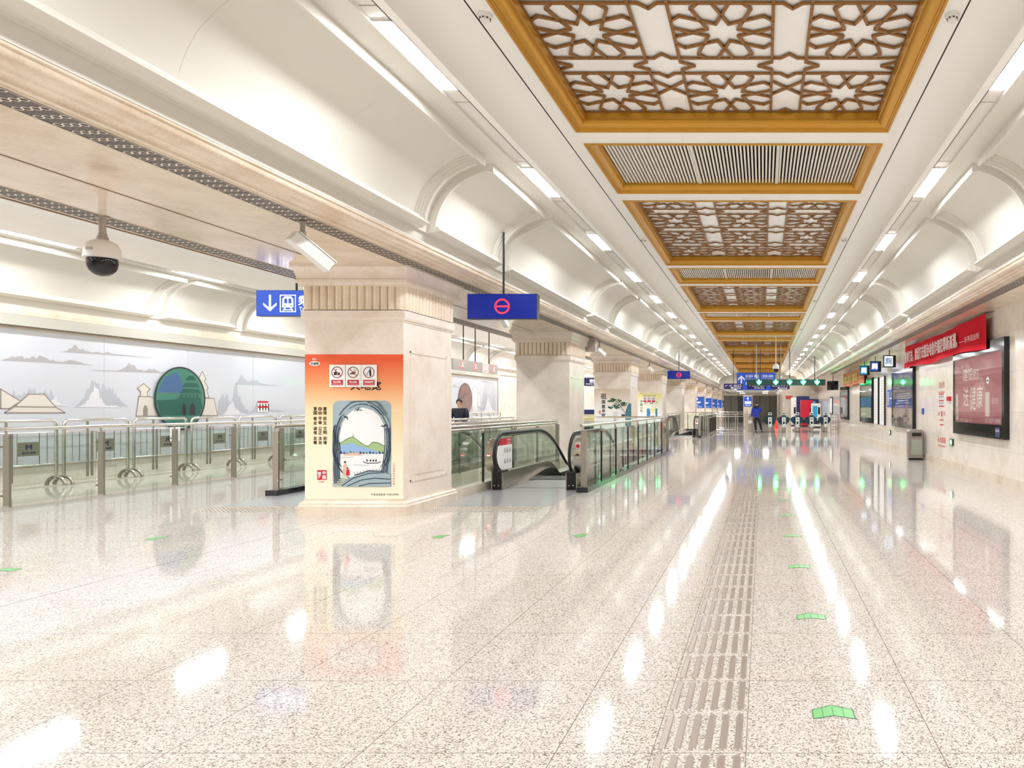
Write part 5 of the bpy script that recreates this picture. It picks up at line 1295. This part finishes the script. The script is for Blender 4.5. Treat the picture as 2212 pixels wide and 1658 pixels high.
o = MB().box(-0.05, -0.02, 0.30, 0.05, 0, 0.42, 'paper').build('wall_socket', None, (XR, 15.65, 0), rotz=-HP); tag(o, 'white socket plate low on the right wall under the nearest poster case', 'socket')
# litter bin
t = thing('litter_bin', 'square brushed steel litter bin against the right wall', 'bin', (4.17, 19.75, 0))
mb = MB(); mb.bevbox(-0.21, -0.17, 0.05, 0.21, 0.19, 0.82, 0.05, 'bin_grey'); mb.build('bin_body', t, smooth=20); MB().bevbox(-0.20, -0.16, 0, 0.20, 0.18, 0.05, 0.04, 'steel_dark').build('plinth', t)
MB().box(-0.145, -0.178, 0.14, 0.145, -0.170, 0.56, 'bin_panel').build('door_panel', t); MB().box(-0.218, -0.10, 0.14, -0.210, 0.12, 0.56, 'bin_panel').build('door_panel', t); MB().box(-0.13, -0.175, 0.64, 0.13, -0.170, 0.74, 'black_frame').build('opening', t)

# ---------------------------------------------------------------- surveillance cameras
t = thing('dome_camera', 'white dome camera with black glass hanging from the beam soffit at upper left', 'camera', (-6.43, 7.03, ZS - 0.005))
mb = MB(); mb.lathe([(0.055, 0), (0.055, -0.012), (0.03, -0.016), (0.03, -0.16), (0.036, -0.165), (0.038, -0.19), (0.046, -0.195), (0.05, -0.235), (0.001, -0.236)], (0, 0, 0), 'camera_grey', 20); mb.build('mount', t, smooth=35)
mb = MB(); mb.lathe([(0.05, -0.225), (0.075, -0.235), (0.11, -0.255), (0.135, -0.30), (0.145, -0.38), (0.148, -0.402), (0.122, -0.408), (0.001, -0.409)], (0, 0, 0), 'camera_white', 28); mb.build('shell', t, smooth=35)
MB().lathe([(0.118, -0.40), (0.122, -0.46)] + [(0.122 * cos(a), -0.46 - 0.118 * sin(a)) for a in (0.3, 0.6, 0.9, 1.2, 1.45, 1.56)], (0, 0, 0), 'dome_black', 28).build('dome', t, smooth=60)
MB().box(-0.03, -0.1445, -0.345, 0.03, -0.128, -0.320, 'camera_grey').build('maker_badge', t)
def bullet(label, x, y, z, yaw, pitch, s_=1.0, pole=0.16):
    t = thing('bullet_camera', label, 'camera', (x, y, z - 0.006), 0, 'white bullet cameras')
    MB().lathe([(0.035, 0), (0.035, -0.01), (0.024, -0.014), (0.024, -pole * 0.55), (0.032, -pole * 0.58), (0.032, -pole * 0.9), (0.026, -pole), (0.001, -pole - 0.001)], (0, 0, 0), 'camera_grey', 16).build('mount', t, smooth=35)
    hd = thing('head', None, None, (0, 0, -pole - 0.03)); hd.parent = t; hd.rotation_euler = (pitch, 0, yaw)
    del_ = MB().bevbox(-0.045 * s_, -0.10 * s_, -0.055 * s_, 0.045 * s_, 0.26 * s_, 0.04 * s_, 0.012, 'camera_white'); b = del_.build('camera_body', t, (0, 0, -pole - 0.05)); b.rotation_euler = (pitch, 0, yaw)
    MB().box(-0.052 * s_, -0.08 * s_, 0.04 * s_, 0.052 * s_, 0.262 * s_, 0.048 * s_, 'camera_white').build('sun_shield', b)
    MB().lathe([(0.03 * s_, 0), (0.03 * s_, 0.006), (0.001, 0.007)], (0, 0.26 * s_, 0), 'dome_black', 16, 'y').build('lens', b)
    bpy.data.objects.remove(hd); return t
bullet('white bullet camera under the beam just above the nearest pillar', -4.59, 7.2, ZS, -0.62, -0.62, 1.25, 0.17)
bullet('white bullet camera behind the near no-entry sign, above the second pillar', -4.57, 12.6, ZS, -0.25, -0.75, 1.0, 0.18)
bullet('white bullet camera between the second and third pillars', -4.55, 20.1, ZS, -0.5, -0.5, 1.0, 0.2)
bullet('white bullet camera above the fourth pillar', -4.55, 29.0, ZS, -0.5, -0.5, 1.0, 0.2)
o = MB().box(-0.14, -0.10, -0.36, 0.14, 0.10, 0, 'camera_grey').build('equipment_box', None, (-4.60, 19.3, ZS - 0.006)); tag(o, 'grey metal box under the beam right of the second pillar', 'box')
# small dome camera and two pole cameras far down the hall
t = thing('dome_camera', 'small white dome camera on a long pole above the ticket gates', 'camera', (0.60, 33.4, ZC), 0)
MB().tube([(0, 0, 0.0), (0, 0, -1.35)], 0.022, 'camera_white', 10).build('mount', t); MB().lathe([(0.05, -1.30), (0.12, -1.36), (0.15, -1.44), (0.15, -1.54), (0.001, -1.541)], (0, 0, 0), 'camera_white', 20).build('shell', t, smooth=40); MB().lathe([(0.12, -1.54), (0.12, -1.60), (0.08, -1.68), (0.001, -1.71)], (0, 0, 0), 'dome_black', 20).build('dome', t, smooth=60)
for i, x in enumerate((-0.36, 1.0)):
    t = thing('pole_camera', f'small white camera on a long pole over the gate sign, {"left" if i == 0 else "right"} of the pair', 'camera', (x, 40.2, ZC), group='pole cameras over the gates')
    MB().tube([(0, 0, 0.17), (0, 0, -1.62)], 0.018, 'camera_white', 8).build('mount', t); MB().tube([(0, 0, -1.62), (0.06, -0.12, -1.70)], 0.05, 'camera_white', 10).build('camera_body', t, smooth=50); MB().tube([(0.06, -0.12, -1.70), (0.063, -0.126, -1.705)], 0.03, 'dome_black', 10).build('lens', t)
t = thing('hanging_monitor', 'black hanging monitor near the right wall beside the gate sign', 'monitor', (3.98, 41.2, 2.42), -0.9)
MB().box(-0.42, -0.04, 0, 0.42, 0.04, 0.52, 'black_frame').build('screen_case', t); MB().box(-0.39, -0.045, 0.03, 0.39, -0.04, 0.49, 'black_gloss').build('screen', t); MB().tube([(0, 0.03, 0.5), (0, 0.03, ZS - 2.42)], 0.02, 'black_frame', 8).build('hanging_pole', t)

# ---------------------------------------------------------------- ticket gates
def make_gate():
    t = thing('ticket_gate', '', 'ticket gate')
    mb = MB(); mb.bevbox(-0.10, 0.0, 0.02, 0.10, 1.75, 0.86, 0.03, 'steel_brushed'); mb.build('cabinet', t, smooth=20)
    MB().box(-0.11, -0.004, 0.30, 0.11, 0.0, 0.86, 'gate_white').build('front_panel', t)
    mb = MB(); mb.rect(-0.055, 0.36, 0.055, 0.62, 'text_black', -0.0065); mb.rect(-0.055, 0.72, 0.055, 0.76, 'text_black', -0.0065); mb.shape([(-0.03, 0.38), (0.01, 0.38), (0.035, 0.47), (0.0, 0.46)], 'led_green_core', -0.008); mb.build('indicator', t)
    mb = MB(); mb.bevbox(-0.115, 0.02, 0.86, 0.115, 0.34, 0.99, 0.02, 'gate_teal'); mb.bevbox(-0.10, 0.06, 0.99, 0.10, 0.26, 1.13, 0.02, 'gate_white'); mb.build('reader', t, smooth=20); mb = MB(); mb.rect(-0.06, 1.03, 0.06, 1.10, 'text_navy', 0.058); mb.build('reader_screen', t)
    for sx in (-1, 1):
        o = [(0.10, 0.90), (0.25, 0.88), (0.36, 0.80), (0.388, 0.72), (0.30, 0.55), (0.16, 0.42), (0.10, 0.42)]
        mb = MB(); b = len(mb.v); n = len(o); mb.v += [(sx * x, 0.86, z) for x, z in o] + [(sx * x, 0.89, z) for x, z in o]
        mb.face(range(b, b + n), 'gate_teal'); mb.face([b + n + i for i in range(n - 1, -1, -1)], 'gate_teal')
        for i in range(n): j = (i + 1) % n; mb.face((b + i, b + j, b + n + j, b + n + i), 'gate_teal')
        mb.build('flap', t)
    return t
pg = make_gate(); gx = [(1663.3 - VX), (1693.3 - VX), (1722.9 - VX), (1753.3 - VX), (1783.6 - VX)]
for i, dx in enumerate(gx):
    o = pg if i == 0 else copy_tree(pg); o.location = (dx / FPX * 41.8, 41.8, 0); tag(o, f'steel ticket gate with teal flaps under the green arrow sign, {ORD[i]} from the left', None, 'ticket gates across the hall')
for i in range(5):
    o = copy_tree(pg); o.location = (-9.3, 22.2 + 0.82 * i, 0); o.rotation_euler.z = HP; tag(o, f'ticket gate in the side hall under the red cross sign, {nth(i)}', None, 'ticket gates of the side hall')
t = thing('gate_end_post', 'short steel end post left of the person in blue, with white card reader', 'gate post', (-0.74, 41.9, 0))
MB().bevbox(-0.11, 0, 0, 0.11, 1.2, 0.92, 0.03, 'steel_brushed').build('cabinet', t); MB().lathe([(0.12, -0.02), (0.12, 0.0), (0.001, 0.001)], (0, 0, 0.60), 'paper', 18, 'y').build('round_sticker', t); MB().box(-0.09, 0.02, 0.92, 0.09, 0.3, 1.06, 'sign_grey').build('reader', t)
# queue fences left of the gates
def fence(label, a, b, n, H=1.05):
    ax, ay = a; bx, by = b; L = sqrt((bx-ax)**2 + (by-ay)**2); t = thing('metal_fence', label, 'fence', (ax, ay, 0), math.atan2(by-ay, bx-ax), 'steel fences beside the gates')
    for z in (H, H - 0.14, 0.14): MB().tube([(0, 0, z), (L, 0, z)], 0.022, 'steel_bright', 8).build('rail', t, smooth=50)
    for i in range(n + 1): MB().box(L * i / n - 0.025, -0.025, 0, L * i / n + 0.025, 0.025, H, 'steel_brushed').build('post', t)
    m_ = int(L / 0.13); mb = MB()
    for i in range(1, m_): mb.box(L * i / m_ - 0.01, -0.01, 0.14, L * i / m_ + 0.01, 0.01, H - 0.14, 'steel_dark')
    mb.build('bars', t); return t
fence('steel bar fence running across the hall left of the person in blue', (-2.78, 42.0), (-0.98, 42.0), 3)
fence('steel bar fence running away along the far escalators', (-2.7, 36.0), (-2.7, 41.6), 4)
fence('steel bar fence behind the cross fence, farther from the camera', (-2.78, 45.5), (-0.98, 45.5), 3, 1.15)
fence('steel fence at the right end of the ticket gates, against the wall', (3.95, 42.0), (4.36, 42.0), 1, 1.0)

# traffic cone, machines, far cabinets
t = thing('traffic_cone', 'orange traffic cone behind the ticket gates', 'cone', (0.93, 50.0, 0)); MB().box(-0.18, -0.18, 0, 0.18, 0.18, 0.03, 'cone_orange').build('foot', t); MB().lathe([(0.14, 0.03), (0.03, 0.62), (0.02, 0.66), (0.001, 0.661)], (0, 0, 0), 'cone_orange', 20).build('cone', t, smooth=40)
def machine(label, x, y, w_, d, h, body, face, glass, name='vending_machine', cat='vending machine', rz=0.0):
    t = thing(name, label, cat, (x, y, 0), rz)
    MB().bevbox(-w_/2, 0, 0.08, w_/2, d, h, 0.03, body).build('cabinet', t, smooth=20); MB().box(-w_/2 + 0.03, 0.03, 0, w_/2 - 0.03, d - 0.03, 0.08, 'black_frame').build('plinth', t)
    MB().box(-w_/2 + 0.08, -0.02, 0.75, w_/2 - 0.25, 0.0, h - 0.18, face).build('display_window', t)
    MB().box(w_/2 - 0.20, -0.02, 0.95, w_/2 - 0.06, 0.0, 1.45, 'black_gloss').build('payment_panel', t); MB().box(-w_/2 + 0.10, -0.02, 0.25, w_/2 - 0.10, 0.0, 0.50, 'black_frame').build('delivery_hatch', t)
    return t
machine('tall navy blue vending machine in front of the far stone wall', 3.15, 56.6, 1.0, 0.8, 2.32, 'machine_navy', 'machine_navy', None)
machine('lower navy blue vending machine beside the tall one', 4.03, 56.7, 0.68, 0.8, 2.1, 'machine_navy', 'teal_screen', None)
machine('red vending machine in front of the navy ones', 3.30, 54.2, 0.9, 0.8, 1.98, 'machine_red', 'machine_red', None)
machine('white self-service kiosk with a blue screen right of the red machine', 3.80, 51.5, 0.66, 0.55, 1.72, 'machine_white', 'teal_screen', None, 'service_kiosk', 'kiosk')
machine('slim white cabinet left of the navy vending machines', 2.42, 56.6, 0.42, 0.5, 2.2, 'machine_white', 'paper', None, 'white_cabinet', 'cabinet')
t = thing('notice_board', 'black framed white notice on the right wall beyond the ticket gates', 'notice board', (XR, 46.5, 0), -HP); MB().box(-0.8, -0.05, 1.0, 0.8, 0, 2.1, 'black_frame').build('frame', t); MB().box(-0.7, -0.055, 1.08, 0.7, -0.05, 2.02, 'paper').build('sheet', t)
o = MB().box(-0.28, -0.015, 0, 0.28, 0, 0.28, 'red_paint').build('fire_sign', None, (2.1, 58.0, 2.1)); tag(o, 'small pinkish red sign on the far stone wall', 'sign')
# far passage: glazed front, dark doorway and pelmet
t = thing('glazed_front', 'dark grey glazed front closing the far passage', 'glass front', (-1.2, 72.0, 0))
MB().box(-2.7, 0, 0, 2.6, 0.12, 2.62, 'far_grey').build('glazing', t); MB().box(-2.7, -0.05, 2.62, 2.6, 0.2, 2.80, 'stone_far').build('lintel', t); MB().box(-1.25, -0.02, 0, -0.35, 0.0, 2.5, 'far_dark').build('doorway', t)
for x in (-2.0, -1.28, -0.32, 0.9, 1.9): MB().box(x - 0.03, -0.03, 0, x + 0.03, 0.0, 2.6, 'steel_dark').build('mullion', t)
# side hall: security counter glimpsed between pillars
t = thing('security_scanner', 'grey baggage scanner with blue and yellow bands seen between the pillars', 'scanner', (-7.35, 29.4, 0))
MB().bevbox(-0.6, 0, 0.1, 0.6, 1.8, 1.38, 0.05, 'beige_cabinet').build('scanner_body', t); MB().box(-0.62, -0.012, 0.95, 0.62, 0.0, 1.08, 'yellow').build('yellow_band', t); MB().box(-0.4, -0.01, 1.15, 0.62, 0.0, 1.34, 'machine_navy').build('blue_band', t); MB().box(-0.45, -0.6, 0.55, 0.45, 0.0, 0.66, 'black_rubber').build('belt', t); MB().box(-0.42, -0.55, 0, 0.42, -0.4, 0.55, 'steel_dark').build('belt_stand', t)

# ---------------------------------------------------------------- people
def skin_obj(name, nodes_, edges, parent, mt, root=0, sub=2):
    me = bpy.data.meshes.new(name); me.from_pydata([n[0] for n in nodes_], edges, []); me.materials.append(M[mt])
    o = bpy.data.objects.new(name, me); COL.objects.link(o); o.parent = parent
    sk = o.modifiers.new('skin', 'SKIN'); sk.use_smooth_shade = True; sk.branch_smoothing = 0.3
    sv = me.skin_vertices[0].data
    for i, n in enumerate(nodes_): sv[i].radius = (n[1], n[2] if len(n) > 2 else n[1]); sv[i].use_root = (i == root)
    s_ = o.modifiers.new('sub', 'SUBSURF'); s_.levels = sub; s_.render_levels = sub
    return o
class G:
    def __init__(s): s.n = []; s.e = []
    def add(s, p, r, r2=None, prev=None):
        s.n.append((p, r, r2 if r2 else r)); i = len(s.n) - 1
        if prev is not None: s.e.append((prev, i))
        return i
def person(label, loc, rotz, J, top, legs, hair='hair_black'):
    t = thing('person', label, 'person', loc, rotz)
    V3 = {k: Vector(v) for k, v in J.items()}
    g = G(); pel = g.add(V3['pelvis'], 0.10, 0.08); sp = g.add(V3['waist'], 0.09, 0.07, pel); ch = g.add(V3['chest'], 0.095, 0.07, sp); nb = g.add(V3['neck'], 0.058, 0.058, ch)
    hd = V3['head']; jaw = g.add(hd + Vector((0, 0, -0.07)), 0.058, 0.066, nb); g.add(hd + Vector((0, 0, 0.03)), 0.076, 0.088, jaw); g.add(hd + Vector((0, 0, 0.085)), 0.055, 0.062, len(g.n) - 1)
    for s_ in ('l', 'r'):
        sh = g.add(V3['sh' + s_], 0.048, 0.048, ch); el = g.add(V3['el' + s_], 0.042, 0.042, sh); wr_ = g.add(V3['wr' + s_], 0.028, 0.022, el)
        d = (V3['wr' + s_] - V3['el' + s_]).normalized(); sd = Vector((1, 0, 0)) if s_ == 'r' else Vector((-1, 0, 0))
        if abs(d.dot(sd)) > 0.8: sd = Vector((0, 0, 1))
        sd = (sd - d * d.dot(sd)).normalized(); nn = d.cross(sd)
        pm = g.add(V3['wr' + s_] + d * 0.05, 0.036, 0.018, wr_)
        for k, (o_, l) in enumerate(((-0.030, 0.068), (-0.010, 0.078), (0.010, 0.072), (0.029, 0.058))):
            a = g.add(V3['wr' + s_] + d * 0.095 + sd * o_, 0.0095, 0.0095, pm); b = g.add(V3['wr' + s_] + d * (0.095 + l * 0.5) + sd * o_ * 1.1 + nn * 0.012, 0.0088, 0.0088, a); g.add(V3['wr' + s_] + d * (0.095 + l * 0.85) + sd * o_ * 1.1 + nn * 0.034, 0.0078, 0.0078, b)
        th = g.add(V3['wr' + s_] + d * 0.045 - sd * 0.045, 0.0115, 0.0115, pm); g.add(V3['wr' + s_] + d * 0.085 - sd * 0.062 + nn * 0.012, 0.0095, 0.0095, th)
        hp = g.add(V3['hp' + s_], 0.085, 0.085, pel); kn = g.add(V3['kn' + s_], 0.056, 0.056, hp); an = g.add(V3['an' + s_], 0.036, 0.036, kn)
    skin_obj('body', g.n, g.e, t, 'skin_tone')
    g = G(); pl0 = g.add(V3['pelvis'] + Vector((0, 0, -0.13)), 0.165, 0.13); pel = g.add(V3['pelvis'] + Vector((0, 0, 0.02)), 0.165, 0.125, pl0); sp = g.add(V3['waist'], 0.165, 0.12, pel); ch = g.add(V3['chest'], 0.185, 0.135, sp); g.add(V3['neck'] + Vector((0, 0, -0.03)), 0.075, 0.075, ch)
    for s_ in ('l', 'r'):
        sh = g.add(V3['sh' + s_], 0.078, 0.078, ch); el = g.add(V3['el' + s_], 0.062, 0.062, sh); g.add(V3['wr' + s_], 0.044, 0.044, el)
    skin_obj('jacket', g.n, g.e, t, top)
    g = G(); pw = g.add(V3['pelvis'] + Vector((0, 0, 0.06)), 0.15, 0.115); pel = g.add(V3['pelvis'] + Vector((0, 0, -0.04)), 0.15, 0.118, pw)
    for s_ in ('l', 'r'):
        hp = g.add(V3['hp' + s_], 0.105, 0.10, pel); kn = g.add(V3['kn' + s_], 0.076, 0.076, hp); g.add(V3['an' + s_] + Vector((0, 0, 0.01)), 0.058, 0.058, kn)
    skin_obj('trousers', g.n, g.e, t, legs)
    f = Vector(J['face'])
    for s_ in ('l', 'r'):
        a = V3['an' + s_]; g = G(); a0 = g.add(Vector((a.x, a.y, 0.055)) - f * 0.05, 0.045, 0.042); b = g.add(Vector((a.x, a.y, 0.045)) + f * 0.07, 0.045, 0.036, a0); g.add(Vector((a.x, a.y, 0.035)) + f * 0.16, 0.038, 0.028, b)
        skin_obj('shoe', g.n, g.e, t, 'black_rubber')
    mb = MB(); n1, n2 = 16, 7; b = 0                     # hair cap, thicker at the back
    for j in range(n2 + 1):
        th = (pi * 0.62) * j / n2
        for i in range(n1):
            a = 2 * pi * i / n1; dv = Vector((cos(a), sin(a), 0)); front = max(0.0, dv.dot(f)); e = 1.0 - 0.30 * front * (j / n2) 
            th2 = th * (1.0 - 0.42 * front)
            mb.v.append(tuple(hd + Vector((0.088 * sin(th2) * cos(a), 0.098 * sin(th2) * sin(a), 0.035 + 0.118 * cos(th2)))))
    for j in range(n2):
        for i in range(n1): k = (i + 1) % n1; mb.face((j*n1+i, j*n1+k, (j+1)*n1+k, (j+1)*n1+i), hair)
    mb.build('hair', t, smooth=60)
    sx = f.cross(Vector((0, 0, 1))); mb = MB()
    for s_ in (-1, 1): c = hd + f * 0.083 + sx * (0.031 * s_) + Vector((0, 0, 0.0)); mb.tube([c, c + f * 0.006], 0.010, 'text_black', 8)
    mb.build('eyes', t)
    c = hd + f * 0.080; MB().tube([c + Vector((0, 0, 0.0)), c + f * 0.024 + Vector((0, 0, -0.030)), c + Vector((0, 0, -0.036))], 0.010, 'skin_tone', 8).build('nose', t, smooth=60)
    mb = MB(); c = hd + f * 0.076 + Vector((0, 0, -0.058)); mb.tube([c - sx * 0.022, c + f * 0.003, c + sx * 0.022], 0.006, 'red_paint', 6); mb.build('mouth', t)
    for s_ in (-1, 1): c = hd + sx * (0.079 * s_); MB().tube([c + Vector((0, 0, 0.02)), c + sx * 0.012 * s_, c + Vector((0, 0, -0.03))], 0.010, 'skin_tone', 8).build('ear', t, smooth=60)
    return t
OX = (1638 - VX) / FPX * 41.0
pj = dict(face=(0.35, 0.93, 0), pelvis=(-0.10, 0, 0.93), waist=(-0.09, 0, 1.10), chest=(-0.10, 0.01, 1.32), neck=(-0.10, 0.02, 1.50), head=(-0.085, 0.03, 1.63),
          shl=(-0.29, 0, 1.42), ell=(-0.36, -0.02, 1.13), wrl=(-0.37, 0.06, 0.90), shr=(0.09, 0, 1.42), elr=(0.16, 0.10, 1.17), wrr=(0.10, 0.30, 1.36),
          hpl=(-0.19, 0, 0.86), knl=(-0.17, 0.03, 0.47), anl=(-0.13, 0.0, 0.10), hpr=(-0.01, 0, 0.86), knr=(0.12, 0.03, 0.47), anr=(0.20, 0.02, 0.10))
t = person('person in a blue jacket and black trousers standing before the gates, seen from behind', (OX, 41.0, 0), 0, pj, 'jacket_blue', 'trousers_black')
g = G(); a = g.add(Vector((-0.29, 0, 1.44)), 0.082, 0.084); b = g.add(Vector((-0.10, 0.01, 1.43)), 0.16, 0.145, a); g.add(Vector((0.09, 0, 1.44)), 0.082, 0.084, b); skin_obj('jacket_yoke', g.n, g.e, t, 'jacket_navy')
pj2 = dict(face=(0, -1, 0), pelvis=(0, 0, 0.90), waist=(0, 0, 1.05), chest=(0, 0, 1.26), neck=(0, -0.01, 1.43), head=(0, -0.03, 1.545),
           shl=(-0.19, 0, 1.36), ell=(-0.25, -0.04, 1.08), wrl=(-0.12, -0.24, 1.00), shr=(0.19, 0, 1.36), elr=(0.25, -0.04, 1.08), wrr=(0.12, -0.24, 1.00),
           hpl=(-0.09, 0, 0.84), knl=(-0.10, -0.02, 0.46), anl=(-0.10, 0, 0.10), hpr=(0.09, 0, 0.84), knr=(0.10, -0.02, 0.46), anr=(0.10, 0, 0.10))
person('person in dark uniform jacket standing before the mural with the brown disc', ((993 - VX) / FPX * 21.5, 21.5, 0), 0, pj2, 'uniform_navy', 'uniform_navy')
